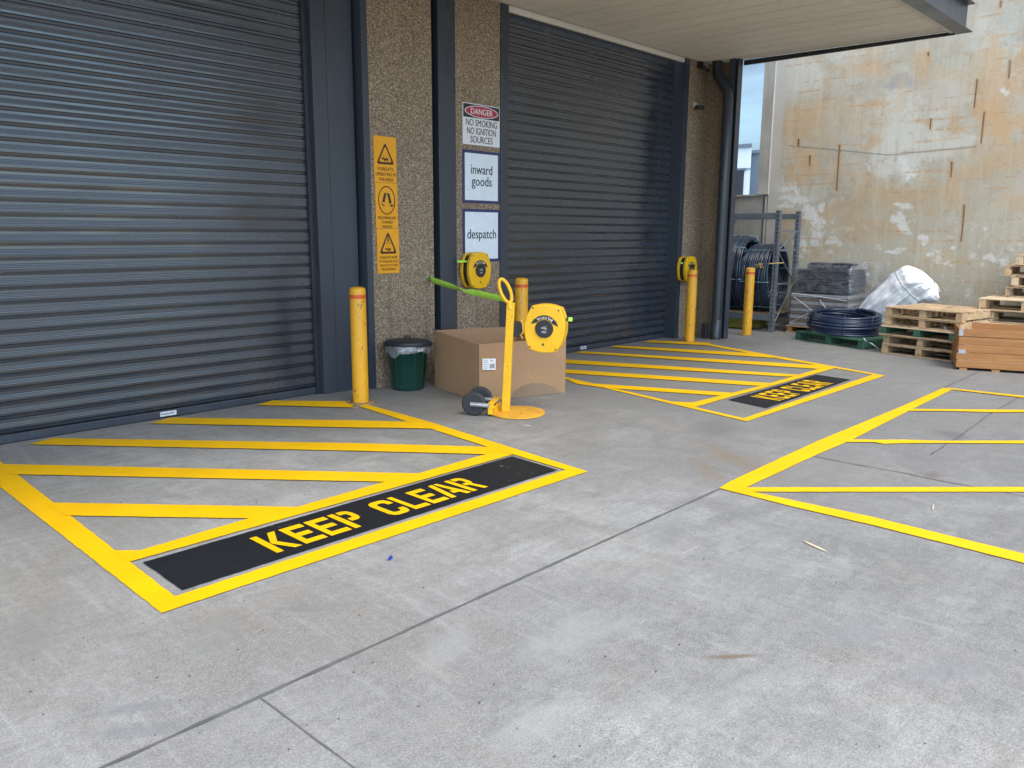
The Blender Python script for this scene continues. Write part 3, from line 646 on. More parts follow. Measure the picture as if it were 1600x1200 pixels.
MB().box(-.19, -.16, -.115, -.08, .09, .12).build('webbing_end', 'strap', r2)

# ---------------------------------------------------------------- reel stand
TH = R(-58); org = G(790.5, 646); org = Vector((org.x, org.y, 0))
st = thing('reel_stand', 'yellow wheeled stand with round base plate and loop handle beside the carton', 'stand', org, TH)
inv = Matrix.Rotation(-TH, 4, 'Z') @ Matrix.Translation(-org)
dc = inv @ G(808, 646)
MB().prism(circ(dc.x, dc.y+.0, .275, n=48), .004, .020).build('base_plate', 'standplate', st, bevel=.003)
ztop = AY(798, 472, org.y).z; lean = .045
T = Matrix(((1, 0, lean, 0), (0, 1, 0, 0), (0, 0, 1, 0), (0, 0, 0, 1)))
MB().box(-.043, .035, -.02, .022, .02, ztop, T=T).build('post', 'stand', st, bevel=.006)
hx = lean*ztop
hd = MB(); base = Vector((hx-.01, 0, ztop-.01)); ax = Vector((-.36, -.1, .93)).normalized(); sd = Vector((.80, .35, .35)).normalized()
loop = []
for k in range(24):
    q = 2*math.pi*k/24; loop.append(base+ax*(.13-.12*math.cos(q))+sd*(.046*math.sin(q)))
hd.tube(loop, .0175, 10, closed=True); hd.tube([base-Vector((0, 0, .05)), base+ax*.03], [.03, .018], 10); hd.build('handle', 'stand', st)
br = MB(); br.box(-.145, -.125, -.17, .15, .018, .135); br.box(-.125, -.085, -.17, .15, .118, .135); br.box(-.125, -.085, -.17, -.155, .018, .118); br.box(-.1, -.085, -.17, .15, .018, .09)
br.build('axle_bracket', 'stand', st, bevel=.005)
for s in (-1, 1):
    y = .135*s-.02
    wl = MB(); wl.lathe([(.0001, -.020), (.03, -.020), (.088, -.012), (.088, .012), (.03, .020), (.0001, .020)], 32, T=tr(-.285, y, .118) @ rot('X', math.pi/2)); wo = wl.build('wheel', 'wheelhub', st)
    MB().lathe([(.086, -.022), (.108, -.024), (.118, -.014), (.118, .014), (.108, .024), (.086, .022)], 32, T=tr(-.285, y, .118) @ rot('X', math.pi/2)).build('tyre', 'rubber', wo)
    sp = MB()
    for k in range(6): sp.box(.028, .086, -.004, .004, -.019, .019, T=tr(-.285, y, .118) @ rot('X', math.pi/2) @ rot('Z', k*math.pi/3))
    sp.build('spokes', 'rubber', wo)
    ar = MB(); ar.tube([(-.31, y-.034, .118), (-.13, y-.034, .112)], .022, 12); ar.build('axle_arm', 'galv', st)
    ar = MB(); ar.tube([(-.285, y-.045, .118), (-.285, y+.03, .118)], .012, 10); ar.build('axle_bolt', 'galv', st)
zr = AY(850, 507, org.y).z
arm = MB(); arm.box(.04, .165, .005, .045, zr-.075, zr+.075); arm.build('reel_arm', 'black', st, bevel=.006)
hk = MB(); hk.tube([(.15, -.02, zr+.085), (.17, -.03, zr+.06), (.175, -.03, zr-.02), (.15, -.03, zr-.05), (.165, -.03, zr-.085)], .012, 8); hk.build('catch_hook', 'standplate', st)
rc = Matrix.Rotation(TH, 4, 'Z') @ Vector((.395, .125, 0)) + org
r3.location = (rc.x, rc.y, zr+.02); r3.rotation_euler = (0, R(4), TH-R(4)); r3.scale = (1.06, 1, 1.04)
MB().box(.20, .235, -.14, -.11, .085, .12).build('webbing_end', 'strap', r3, bevel=.004)
MB().box(.18, .20, -.14, -.11, .085, .115).build('webbing_clip', 'black', r3)

# lime webbing strap from column recess to the handle (half twist)
A = AY(672, 436, YF+.0); hb_w = Matrix.Rotation(TH, 4, 'Z') @ (base+ax*.06-sd*.03) + org
sm = MB(); vs = []; N_ = 40
for k in range(N_+1):
    q = k/N_; p = A.lerp(hb_w, q); p.z -= .02*4*q*(1-q); wv = .036-.006*q; tw = R(8)+math.pi*1/(1+math.exp(-(q-.52)*14))
    d = (hb_w-A).normalized(); side = d.cross(Vector((0, 0, 1))).normalized(); wdir = Vector((0, 0, 1))*math.cos(tw)+side*math.sin(tw)
    vs += [p+wdir*wv, p-wdir*wv]
sm.add(vs, [(2*k, 2*k+1, 2*k+3, 2*k+2) for k in range(N_)], True)
so_ = sm.build('webbing_strap', 'strap'); so_m = so_.modifiers.new('solid', 'SOLIDIFY'); so_m.thickness = .002
tag(so_, 'lime green webbing strap pulled from the grey column to the stand handle', 'strap')

# ---------------------------------------------------------------- cardboard carton
FL = G(749, 629); FR = G(883, 613.5); BL = G(679.5, 604.5); ht = .625
FL.z = FR.z = BL.z = 0; BR = FR+(BL-FL); cc = FL
ct = thing('cardboard_box', 'large open brown cardboard carton standing by the wheeled stand', 'box', cc)
def loc3(p): return p-cc
m = MB(); th = .008
ctr = (FL+FR+BL+BR)/4
def wall(a, b, h0, h1):
    a = loc3(a); b = loc3(b); nin = (loc3(ctr)-(a+b)/2); d = (b-a).normalized(); nin = (nin-d*nin.dot(d)).normalized()*th
    nx = 10; v = []
    for i in range(nx+1):
        q = i/nx; p = a.lerp(b, q); bow = -nin.normalized()*.012*math.sin(math.pi*q)
        hz = h0+(h1-h0)*q
        v += [p+Vector((0, 0, .003)), p+bow+Vector((0, 0, hz)), p+nin+bow+Vector((0, 0, hz)), p+nin+Vector((0, 0, .003))]
    f = []
    for i in range(nx):
        o = 4*i
        for k in range(4): f.append((o+k, o+(k+1) % 4, o+4+(k+1) % 4, o+4+k))
    f += [(0, 1, 2, 3), tuple(4*nx+k for k in (3, 2, 1, 0))]; m.add(v, f)
wall(FL, FR, .615, .62); wall(BL, FL, .655, .615); wall(BR, BL, .64, .655); wall(FR, BR, .62, .64)
m.add([loc3(p)+Vector((0, 0, .006)) for p in (FL, FR, BR, BL)], [(0, 1, 2, 3)])
cb = m.build('carton', 'card', ct)
u = (FR-FL).normalized(); nrm = Vector((u.y, -u.x, 0)); zz = Vector((0, 0, 1))
def onface(a, z, off): return loc3(FL+u*a)+zz*z+nrm*off
bw = .016
m = MB(); Q = [onface(.03, .345, bw-.002), onface(.185, .335, bw+.003), onface(.185, .455, bw+.003), onface(.03, .465, bw-.002)]; m.add(Q, [(0, 1, 2, 3)]); lb = m.build('shipping_label', 'white', ct)
m = MB()
for k in range(9): m.add([onface(a, z, bw+.005) for a, z in ((.112+.0068*k, .355), (.116+.0068*k, .355), (.116+.0068*k, .405), (.112+.0068*k, .405))], [(0, 1, 2, 3)])
for k in range(5): m.add([onface(a, z, bw+.005) for a, z in ((.04, .445-.02*k), (.095+random.uniform(-.02, .01), .445-.02*k), (.095, .441-.02*k), (.04, .441-.02*k))], [(0, 1, 2, 3)])
m.add([onface(a, z, bw+.005) for a, z in ((.12, .432), (.155, .432), (.155, .44), (.12, .44))], [(0, 1, 2, 3)])
m.build('print', 'traygrey', lb)
L_ = (FR-FL).length
m = MB(); pts = [(L_*.34, .006), (L_*.95, .006), (L_*.86, .085), (L_*.72, .135), (L_*.58, .15), (L_*.46, .125), (L_*.38, .07)]
m.add([onface(a, z, .0015+.012*math.sin(math.pi*a/L_)*z/.62) for a, z in pts], [tuple(range(len(pts)))]); m.build('damp_stain', 'cardin', ct)

# ---------------------------------------------------------------- rubbish bin
bc = G(638, 607); bt = thing('rubbish_bin', 'dark green round rubbish bin with black lid and bag rim against aggregate wall', 'bin', (bc.x, bc.y, 0))
m = MB(); m.lathe([(.170, .004), (.182, .02), (.232, .50), (.236, .50), (.228, .51)], 40)
m.build('body', 'bin', bt)
m = MB()
for k in range(12): 
    q = 2*math.pi*k/12+.2; m.tube([(.183*math.cos(q), .183*math.sin(q), .04), (.230*math.cos(q), .230*math.sin(q), .49)], .004, 5)
m.build('ribs', 'bin', bt)
m = MB(); n = 48; vs = []; rows = [(.242, .508), (.250, .48), (.254, .455), (.250, .428)]
for i, (r, z) in enumerate(rows):
    for k in range(n):
        q = 2*math.pi*k/n; j = .007*math.sin(9*q+i)+random.uniform(-.007, .007); vs.append(((r+j)*math.cos(q), (r+j)*math.sin(q), z+(.024*math.sin(3*q+1)+.012*math.sin(7*q)+random.uniform(-.012, .012) if i == 3 else 0)))
m.add(vs, [(i*n+k, i*n+(k+1) % n, (i+1)*n+(k+1) % n, (i+1)*n+k) for i in range(3) for k in range(n)], True)
m.build('liner_bag', 'liner', bt)
m = MB(); m.lathe([(.268, .495), (.274, .515), (.270, .535), (.23, .556), (.12, .572), (.0001, .576)], 40, T=rot('Y', R(2.5)) @ rot('X', R(-1.5)))
ld = m.build('lid', 'lid', bt); MB().tube([(-.04, 0, .57), (-.03, 0, .60), (.03, 0, .60), (.04, 0, .567)], .011, 8).build('lid_handle', 'lid', ld)

# ---------------------------------------------------------------- floodlight and camera on the pier
p = AY(1097, 101, YF-.06); t = thing('floodlight', 'small black floodlight tilted under the canopy above the downpipe pier', 'light', (p.x, YF, p.z))
MB().box(-.05, .05, -.05, 0, -.05, .07).build('wall_mount', 'black', t, bevel=.006)
T = tr(.01, -.12, -.05) @ rot('Z', R(15)) @ rot('X', R(-42)); hd_ = MB().box(-.085, .085, -.03, .03, -.06, .06, T=T).build('lamp_head', 'black', t, bevel=.008)
MB().box(-.068, .068, -.034, -.0305, -.045, .045, T=T).build('lens', 'white', hd_)
MB().tube([(0, -.03, .0), (.0, -.1, -.02)], .02, 8).build('arm', 'black', t)
p = AY(1092, 166, YF-.05); t = thing('security_camera', 'small dark camera on a pale round bracket halfway up the pier', 'camera', (p.x-.06, YF, p.z))
MB().lathe([(.045, 0), (.045, .02), (.02, .05)], 16, T=tr(0, 0, .02) @ rot('X', math.pi/2)).build('mount', 'trimlight', t)
MB().tube([(0, -.04, .02), (.03, -.10, -.02)], .014, 8).build('arm', 'trimlight', t)
MB().box(-.05, .09, -.15, -.08, -.06, .0, T=rot('Z', R(-20))).build('housing', 'black', t, bevel=.008)

# ---------------------------------------------------------------- side wall
XW = 14.8
ys = np.unique(np.concatenate([np.linspace(-14, .3, 12), np.arange(.3, 7.2801, .017), [7.28]])); zs = np.unique(np.concatenate([np.arange(0, 5.4, .017), np.linspace(5.4, 9.5, 8)]))
Yg, Zg = np.meshgrid(ys, zs, indexing='ij'); ny, nz = Yg.shape
rel = np.stack([np.full_like(Yg, XW), Yg, Zg-CAMH], -1); dd = rel @ np.array(Fw); dd = np.where(dd < .1, .1, dd)
U = 800+FPX*(rel @ np.array(Rt))/dd; V = 600-FPX*(rel @ np.array(Up))/dd
zu = (U-1200)*2.857; zv = V*2.857                         # wall-map units
def sstep(x, a, b): q = np.clip((x-a)/(b-a), 0, 1); return q*q*(3-2*q)
col = np.empty((ny, nz, 3)); n1 = fbm(Yg*.9, Zg*.9, 3); n2 = fbm(Yg*3.2, Zg*3.2, 13); n3 = fbm(Yg*9, Zg*9, 23); vst = fbm(Yg*7, Zg*.5, 33); hst = fbm(Yg*.8, Zg*9, 43)
base = np.array([.485, .44, .352])
col[:] = base
n4 = fbm(Yg*22, Zg*22, 29, 4)
def blend(k, c):
    global col; k = np.clip(k, 0, 1)[..., None]; col = col*(1-k)+np.array(c)*k
blend(.7*sstep(n1+.25*(n3-.5), .42, .58), (.57, .535, .455)); blend(.6*sstep(n2, .5, .66), (.44, .375, .275)); blend(.35*sstep(n3, .52, .66), (.40, .345, .26))
wob = lambda a: (n2-.5)*a+(n3-.5)*a*.8
dwx = (n2-.5)*150+(n3-.5)*70+(n4-.5)*16; dwy = (fbm(Yg*3.2, Zg*3.2, 113)-.5)*150+(fbm(Yg*9, Zg*9, 123)-.5)*70+(fbm(Yg*22, Zg*22, 129, 4)-.5)*16
def ell(cx, cy, rx, ry, soft=.5, w=1.):
    k = w*min(1, min(rx, ry)/55+.12)
    d = np.sqrt(((zu+dwx*k-cx)/rx)**2+((zv+dwy*k-cy)/ry)**2); return 1-sstep(d+(n4-.5)*.5, 1-soft, 1+soft)
RUST = (.57, .36, .185); TAN = (.50, .37, .22); PALE = (.62, .60, .52); WHT = (.70, .685, .635); GRY = (.36, .355, .345)
tide = np.interp(zu, [-200, 300, 450, 580, 720, 900, 1000, 1143, 1700], [1000, 900, 850, 850, 830, 740, 690, 640, 560])+wob(110)
blend(.55*sstep(zv-tide, -8, 12), (.435, .38, .28)); blend(.5*sstep(zv-tide, -20, 8)*(1-sstep(zv-tide, 20, 120)), RUST)
blend(.8*ell(600, 590, 150, 210, .3), PALE); blend(.6*ell(560, 700, 60, 130, .3), PALE); blend(.55*ell(90, 330, 150, 100, .5), PALE); blend(.5*ell(800, 420, 130, 120, .5), (.60, .55, .46)); blend(.6*ell(820, 650, 130, 60, .4), PALE)
for e in ((1000, 330, 58, 190), (1010, 560, 75, 110), (1090, 400, 60, 60), (475, 452, 80, 26), (460, 300, 85, 30), (692, 270, 32, 66), (690, 541, 30, 18), (835, 552, 32, 46), (185, 740, 60, 60), (130, 560, 90, 70), (455, 640, 40, 60), (1180, 250, 60, 160), (1100, 560, 120, 60)): blend(.6*ell(*e, .4), RUST)
for e in ((480, 830, 90, 60), (200, 600, 110, 60), (700, 900, 200, 60), (1000, 700, 160, 60), (400, 1000, 200, 70), (900, 330, 60, 90), (300, 480, 120, 60), (740, 330, 100, 50)): blend(.45*ell(*e, .55), TAN)
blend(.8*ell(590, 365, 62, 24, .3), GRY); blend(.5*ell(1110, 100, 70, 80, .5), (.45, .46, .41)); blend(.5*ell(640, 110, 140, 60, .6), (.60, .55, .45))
blend(.3*sstep(fbm(Yg*2.2, Zg*2.2, 141), .55, .66), RUST)
for e in ((620, 752, 32, 34), (640, 775, 20, 18), (455, 745, 14, 17), (605, 935, 34, 17), (592, 1010, 30, 36), (80, 838, 46, 26), (110, 890, 75, 14), (220, 1005, 42, 84), (200, 950, 50, 40), (60, 925, 50, 14), (675, 1060, 20, 20), (820, 1103, 15, 7), (1020, 1165, 50, 13), (560, 1125, 45, 13), (965, 1025, 11, 8), (1045, 410, 20, 16), (70, 795, 8, 18), (300, 1090, 30, 18), (130, 1100, 30, 30), (720, 1130, 16, 12), (125, 860, 10, 50), (250, 920, 12, 30)): blend(.72*ell(*e, .22, 1.1), WHT)
blend(.5*sstep(fbm(Yg*6, Zg*7, 91, 6, .65), .61, .68)*sstep(zv, 900, 1150), WHT); blend(.4*sstep(fbm(Yg*7, Zg*7, 97, 6, .65), .64, .69), (.34, .30, .235))
# board lines left by the formwork
ph = (Zg+.014*np.sin(Yg*1.7)+.008*(n2-.5))/.165; fr = np.abs(ph-np.round(ph))*.165; seg = fbm(Yg*2.6, np.round(ph)*7.3, 51, 4)
blend(.65*(1-sstep(fr, .003, .010))*sstep(seg, .50, .60)*sstep(n4, .40, .52), (.34, .22, .12)); blend(.28*(1-sstep(fr, .008, .045))*sstep(seg, .52, .66), RUST)
blend(.18*sstep(vst, .55, .72), (.40, .33, .23)); blend(.15*sstep(fbm(Yg*12, Zg*.8, 71), .58, .7), (.64, .57, .46))
blend(.2*sstep(fbm(Yg*30, Zg*2.2, 75, 3), .60, .72), (.36, .28, .18))
col *= .93
# rusting bars and their runs
for (x0, y0, x1, y1, L) in ((320, 645, 306, 850, 110), (966, 498, 950, 640, 60), (933, 352, 921, 480, 80), (1081, 268, 1073, 350, 90), (876, 915, 862, 1080, 60), (727, 528, 723, 580, 30), (820, 722, 816, 790, 20), (137, 622, 135, 655, 40), (187, 695, 186, 740, 50), (715, 230, 714, 250, 60), (1040, 0, 1036, 35, 40)):
    q = np.clip((zv-y0)/(y1-y0), 0, 1); xc = x0+(x1-x0)*q; inside = ((zv >= y0) & (zv <= y1))
    d = np.abs(zu-xc); run = 1-sstep(zv, y1-(y1-y0)*.5, y1+L); on = (zv >= y0)
    blend(.6*on*run*(1-sstep(d+dwx*.04, 3, 15)), (.50, .26, .10)); blend(inside*(1-sstep(d, 1.5, 4.2)), (.075, .045, .03))
# thin sagging wire mark
wy = np.interp(zu, [90, 540, 930], [650, 692, 655]); blend(.75*(1-sstep(np.abs(zv-wy), 1.2, 4.2))*(zu > 90)*(zu < 932), (.17, .15, .12))
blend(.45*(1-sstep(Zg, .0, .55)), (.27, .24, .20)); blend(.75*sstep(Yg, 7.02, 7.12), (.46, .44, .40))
wm = MB(); wm.v = [(0, float(Yg[i, j]), float(Zg[i, j])) for i in range(ny) for j in range(nz)]
wm.f = [(i*nz+j, i*nz+j+1, (i+1)*nz+j+1, (i+1)*nz+j) for i in range(ny-1) for j in range(nz-1)]; wm.sm = [False]*len(wm.f)
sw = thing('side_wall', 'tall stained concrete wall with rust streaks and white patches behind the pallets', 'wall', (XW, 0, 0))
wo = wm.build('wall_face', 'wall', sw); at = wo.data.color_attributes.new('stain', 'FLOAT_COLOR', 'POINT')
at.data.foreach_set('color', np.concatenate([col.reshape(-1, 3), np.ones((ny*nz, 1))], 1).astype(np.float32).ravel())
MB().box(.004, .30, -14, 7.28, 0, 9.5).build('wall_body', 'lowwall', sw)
jm = MB(); jm.box(-.03, .30, 7.285, 7.50, 2.49, 9.5); jm.build('edge_column', 'jambc', sw, bevel=.008)
MB().box(-.035, .02, 7.272, 7.288, 2.5, 9.5).build('edge_strip', 'trimlight', sw)
lw = thing('boundary_wall', 'low grey concrete wall behind the steel rack, left of the stained wall', 'wall', (XW, 7.4, 0))
MB().box(.02, .25, .0, 8, 0, 2.47).build('wall_panel', 'lowwall', lw); MB().box(.0, .05, -.10, -.06, 0, 2.47).build('joint_strip', 'jambc', lw)
MB().box(-.02, .27, .0, 8, 2.47, 2.50).build('coping', 'lowwall', lw)

# ---------------------------------------------------------------- distant buildings in the gap
def far(name, label, pxl, pxr, ptop, X, mat, D=9):
    a = AX(pxr, ptop, X); b = AX(pxl, ptop, X); t = thing(name, label, 'building', (X, a.y, 0)); h = a.z
    k = a.y/X; L_ = b.y-a.y+6; MB().prism([(0, 0), (D, D*k), (D, L_+D*k), (0, L_)], 0, h).build('wall', mat, t)
    MB().prism([(-.12, -.12*k), (D+.1, (D+.1)*k), (D+.1, L_+D*k), (-.12, L_)], h-.12, h+.06).build('roof_capping', 'fargrey', t)
    return t, a, b, h
t, a, b, h = far('distant_building', 'pale blue-white flat roofed building with a dark window, seen through the gap', 1120, 1175, 226, 44, 'farwhite')
w0 = AX(1163, 266, 44); w1 = AX(1138, 320, 44); wn = MB().box(-.08, .05, w0.y-a.y, w1.y-a.y, max(.3, w1.z), w0.z).build('window', 'steel_dark', t)
MB().box(-.12, -.04, w0.y-a.y-.12, w1.y-a.y+.1, w0.z, w0.z+.12).build('window_hood', 'fargrey', wn)
MB().box(-.06, .0, 0, b.y-a.y+6, h*.80, h*.80+.05).build('band_course', 'fargrey', t)
t, a, b, h = far('distant_building', 'blue-grey clad building beside the pale one, seen through the gap', 1160, 1215, 234, 46, 'fargrey')

# ---------------------------------------------------------------- steel rack and pipe coils
XR, XB = 13.74, 14.55; yr0 = 6.50; LR = 2.5; zr_ = 2.13
rk = thing('storage_rack', 'grey steel pallet rack holding upright coils of dark pipe', 'rack', (XR, yr0, 0))
def upright(x, y):
    m = MB(); m.box(x-.04, x+.04, y-.005, y+.005, 0, zr_+.03); m.box(x-.04, x-.034, y+.005, y+.075, 0, zr_+.03); m.box(x+.034, x+.04, y+.005, y+.075, 0, zr_+.03); m.box(x-.06, x+.06, y-.03, y+.09, 0, .008)
    n0 = len(m.f); z = .1
    while z < zr_: m.box(x-.043, x-.0402, y+.025, y+.045, z, z+.035); m.box(x-.012, x+.012, y-.0062, y-.0048, z, z+.03); z += .075
    u_ = m.build('upright', 'rack', rk); u_.data.materials.append(M['black'])
    for p in u_.data.polygons[n0:]: p.material_index = 1
for x in (0, XB-XR):
    for y in (0, LR): upright(x, y)
for x in (0, XB-XR):
    for z in (.25, 2.07): MB().box(x-.03, x+.03, .075, LR, z-.05, z+.05).build('beam', 'rack', rk, bevel=.004)
for y in (.03, LR+.03):
    for z in (.12, 1.46, 1.80, .86): MB().box(.04, XB-XR-.04, y-.012, y+.012, z-.015, z+.015).build('brace', 'rack', rk)
    for z0, z1 in ((.86, 1.46), (1.80, 1.46), (.86, .12)):
        MB().tube([(.04, y, z1), (XB-XR-.04, y, z0)], .014, 6).build('brace', 'rack', rk)
MB().tube([(XB-XR, 1.3, 2.0), (XB-XR-.05, 1.9, .9)], .016, 6).build('brace', 'rack', rk)
dk = MB()
for k in range(5): dk.box(.04+.16*k, .14+.16*k, .08, LR, .302, .325)
dk.build('shelf_boards', 'woodold', rk)
def coil_path(turns, r0, layers, width, axis, jr=.012, seed=0, seg=40):
    rn = random.Random(seed); P = []; per = turns//layers; drift = [(rn.uniform(-jr, jr), rn.uniform(-jr, jr)) for _ in range(turns+2)]
    for i in range(turns*seg+1):
        tn = i/seg; k = int(tn); fr = tn-k; ly = min(k//per, layers-1); w = (tn-ly*per)/per
        if ly % 2: w = 1-w
        a = 2*math.pi*tn; ox = drift[k][0]*(1-fr)+drift[k+1][0]*fr; oz = drift[k][1]*(1-fr)+drift[k+1][1]*fr
        r = r0+ly*.034+.012*math.sin(a*2+k)
        c, s = math.cos(a)*r+ox, math.sin(a)*r+oz
        P.append((c, (w-.5)*width+ox*.6, s) if axis == 'y' else (c, s, (w-.5)*width+ox*.6))
    return P
def make_coil(seed, r0=.57, turns=30, width=.50):
    t = thing('pipe_coil', 'x', 'pipe coil', (0, 0, 0), 0, 'upright coils of dark pipe in the rack')
    MB().tube(coil_path(turns, r0, 2, width, 'y', .014, seed), .0185, 7).build('pipe', 'tube', t)
    for q in (.25, 1.15, 2.05, 2.7, 3.6, 4.6, 5.5):
        c, s = math.cos(q), math.sin(q); lp = []
        for k in range(20):
            b_ = 2*math.pi*k/20; rr = r0+.017+.048*max(-1, min(1, 1.4*math.cos(b_))); yy = (width/2+.03)*max(-1, min(1, 1.4*math.sin(b_))); lp.append((c*rr, yy, s*rr))
        MB().tube(lp, .005, 5, closed=True).build('tie', 'tie', t)
    return t
cl = [('rear most upright coil of dark pipe in the rack, mostly hidden behind the end post', 0), ('upright dark pipe coil behind the lone yellow bollard, left of the tallest coil', 1), ('tallest upright dark pipe coil, tied in the middle of the rack', 2), ('upright dark pipe coil at the rack end nearest the wrapped load', 3)]
YY = [8.52, 7.99, 7.45, 6.92]; ZR = [.93, .93, 1.0, .93]
cp = make_coil(5)
for (lab, i) in cl:
    o = cp if i == 0 else copy_tree(cp); o['label'] = lab; s = (1.0, 1.0, 1.10, .98)[i]; o.scale = (s*.98, 1, s)
    o.location = (XR+.40, YY[i], .325+.655*s*.985); o.rotation_euler = (0, i*1.1, (R(3), R(4), R(8), R(5))[i])
yc = thing('pipe_coil', 'flat olive yellow pipe coil on the ground under the rack', 'pipe coil', (XR+.42, 7.35, .115))
MB().tube(coil_path(14, .40, 2, .18, 'z', .01, 9), .014, 6).build('pipe', 'tubeyel', yc)
rp0 = AX(1143, 425, XR-.10); rp1 = AX(1187, 413, XR-.14); rp2 = AX(1219, 411, XR-.02)
ro = MB(); ro.tube([rp0+Vector((.1, .5, -.04)), rp0, rp1, rp2, rp2+Vector((.1, -.01, .0))], .011, 6)
for k in range(4): 
    q = rp1+Vector((-.01, random.uniform(-.05, .05), random.uniform(-.04, .04))); ro.tube([q, q+Vector((-.02, random.uniform(-.12, .12), random.uniform(-.10, .03))), q+Vector((-.01, random.uniform(-.2, .2), random.uniform(-.1, .02)))], .006, 5)
tag(ro.build('tie_rope', 'rope'), 'orange rope knotted across the upright pipe coils on the rack', 'rope')

# ---------------------------------------------------------------- pallets
def make_pallet(mats, L=1.15, D=1.1, h=.14, seed=0, label='x', group=None, boards=7):
    rn = random.Random(seed); t = thing('pallet', label, 'pallet', (0, 0, 0), 0, group); top, mid, bot = mats
    bt_ = .018
    m = MB(); bw_ = D/boards
    for k in range(boards):
        y0 = bw_*k+(.0 if k == 0 else .012)+rn.uniform(-.004, .004); y1 = bw_*(k+1)-.012; e = rn.uniform(-.012, .012); m.box(e, L+rn.uniform(-.012, .012), y0, y1, h-bt_, h-rn.uniform(0, .002))
    m.build('top_deck', top, t, bevel=.002, seg=1)
    for x in (0, L/2-.045, L-.09):
        MB().box(x+rn.uniform(-.004, .004), x+.09, .006, D-.01, bt_+.001, h-bt_-.001).build('stringer', mid, t, bevel=.003, seg=1)
    m = MB()
    for y0, y1 in ((0, .10), (D/2-.05, D/2+.05), (D-.10, D)): m.box(rn.uniform(-.01, .01), L+rn.uniform(-.01, .01), y0, y1, 0, bt_)
    m.build('bottom_deck', bot, t, bevel=.002, seg=1); return t
# stack 1
A1 = G(1376, 551.5); B1 = G(1494, 567); ang = math.atan2(B1.y-A1.y, B1.x-A1.x); L1 = (B1-A1).length
zA = AX(1376, 477, A1.x+.1).z; ph_ = zA/5
spec = [(('woodold', 'wood', 'woodold'), 'bottom pallet of the knee high stack left of the timber crate', 0, 0), (('wood', 'woodold', 'wood'), 'second pallet from the ground in the stack left of the timber crate', .01, .01),
        (('woodpale', 'greenwood', 'woodold'), 'pallet with green painted blocks, middle of the stack left of the crate', -.03, -.03), (('wood', 'wood', 'woodold'), 'second pallet from the top of the stack below the white bundle', .0, .02), (('wood', 'wood', 'wood'), 'topmost pallet of the stack in front of the white wrapped bundle', .01, .0)]
for i, (mt, lab, dx, dy) in enumerate(spec):
    t = make_pallet(mt, L1, 1.08, ph_-.002, i, lab, 'stacked pallets')
    off = Matrix.Rotation(ang, 4, 'Z') @ Vector((dx, dy, 0)); t.location = (A1.x+off.x, A1.y+off.y, i*ph_); t.rotation_euler.z = ang+R(random.uniform(-.6, .6))
# torn plastic on the stack
m = MB(); 
q0 = G(1494, 520, .45)
cd = thing('torn_plastic', 'scrap of torn clear plastic hanging at the pallet stack corner by the crate', 'plastic', (B1.x-.03, B1.y+.02, .30))
vs = []; 
for i in range(9):
    for j in range(5): vs.append((-.02+random.uniform(-.03, .02), -.02+.22*(1-i/8)+random.uniform(-.02, .02), .18-.30*i/8*(.5+.14*j)+random.uniform(-.02, .02)+.02*j))
m.add(vs, [(i*5+j, i*5+j+1, (i+1)*5+j+1, (i+1)*5+j) for i in range(8) for j in range(4)], True); m.build('sheet', 'film', cd)
# green pallet and flat coil
A2 = G(1242, 530); B2 = G(1346.5, 546.5); ang2 = math.atan2(B2.y-A2.y, B2.x-A2.x); L2 = (B2-A2).length
t = make_pallet(('greenwood',)*3, L2, .80, .145, 21, 'dark green pallet lying flat under the navy pipe coil'); t.location = (A2.x, A2.y, 0); t.rotation_euler.z = ang2
cx = AX(1316, 520, 13.30); fc = thing('pipe_coil', 'flat coil of navy pipe lying on the green pallet', 'pipe coil', (13.33, cx.y, .147+.185)); fc.rotation_euler = (R(3), R(-2), 0)
def flat_coil(turns, r, w):
    rn = random.Random(4); P = []; seg = 44; dr = [(rn.uniform(-.03, .03), rn.uniform(-.03, .03), rn.uniform(-.015, .015)) for _ in range(turns+2)]
    for i in range(turns*seg+1):
        tn = i/seg; k = int(tn); f = tn-k; a = 2*math.pi*tn; d = [dr[k][c]*(1-f)+dr[k+1][c]*f for c in range(3)]
        lay = tn/turns; rr = r*(1.03-.10*abs(lay-.45))+.0
        P.append((math.cos(a)*rr+d[0], math.sin(a)*rr+d[1], (lay-.5)*w+.012*math.sin(a+k)))
    return P
MB().tube(flat_coil(9, .53, .30), .021, 8).build('pipe', 'tubeblue', fc); MB().tube([(p[0]*.93, p[1]*.93, p[2]) for p in flat_coil(9, .53, .30)], .021, 8).build('inner_pipe', 'tubeblue', fc)
for q in (3.5, 4.3, 5.3, .4, 2.2): 
    c, s = math.cos(q), math.sin(q); MB().tube([(c*.57, s*.57, -.16), (c*.585, s*.585, 0), (c*.57, s*.57, .16), (c*.47, s*.47, .17), (c*.46, s*.46, -.16)], .006, 5, closed=True).build('tie', 'tube', fc)
# loose pale hose tail
tl = MB(); tl.tube([G(1344, 530, .16)+Vector((.15, 0, .0)), G(1352, 532, .17), G(1362, 537, .13), G(1373, 545, .02)], .009, 6); tag(tl.build('hose_offcut', 'white'), 'thin white hose drooping off the right end of the green pallet', 'hose')

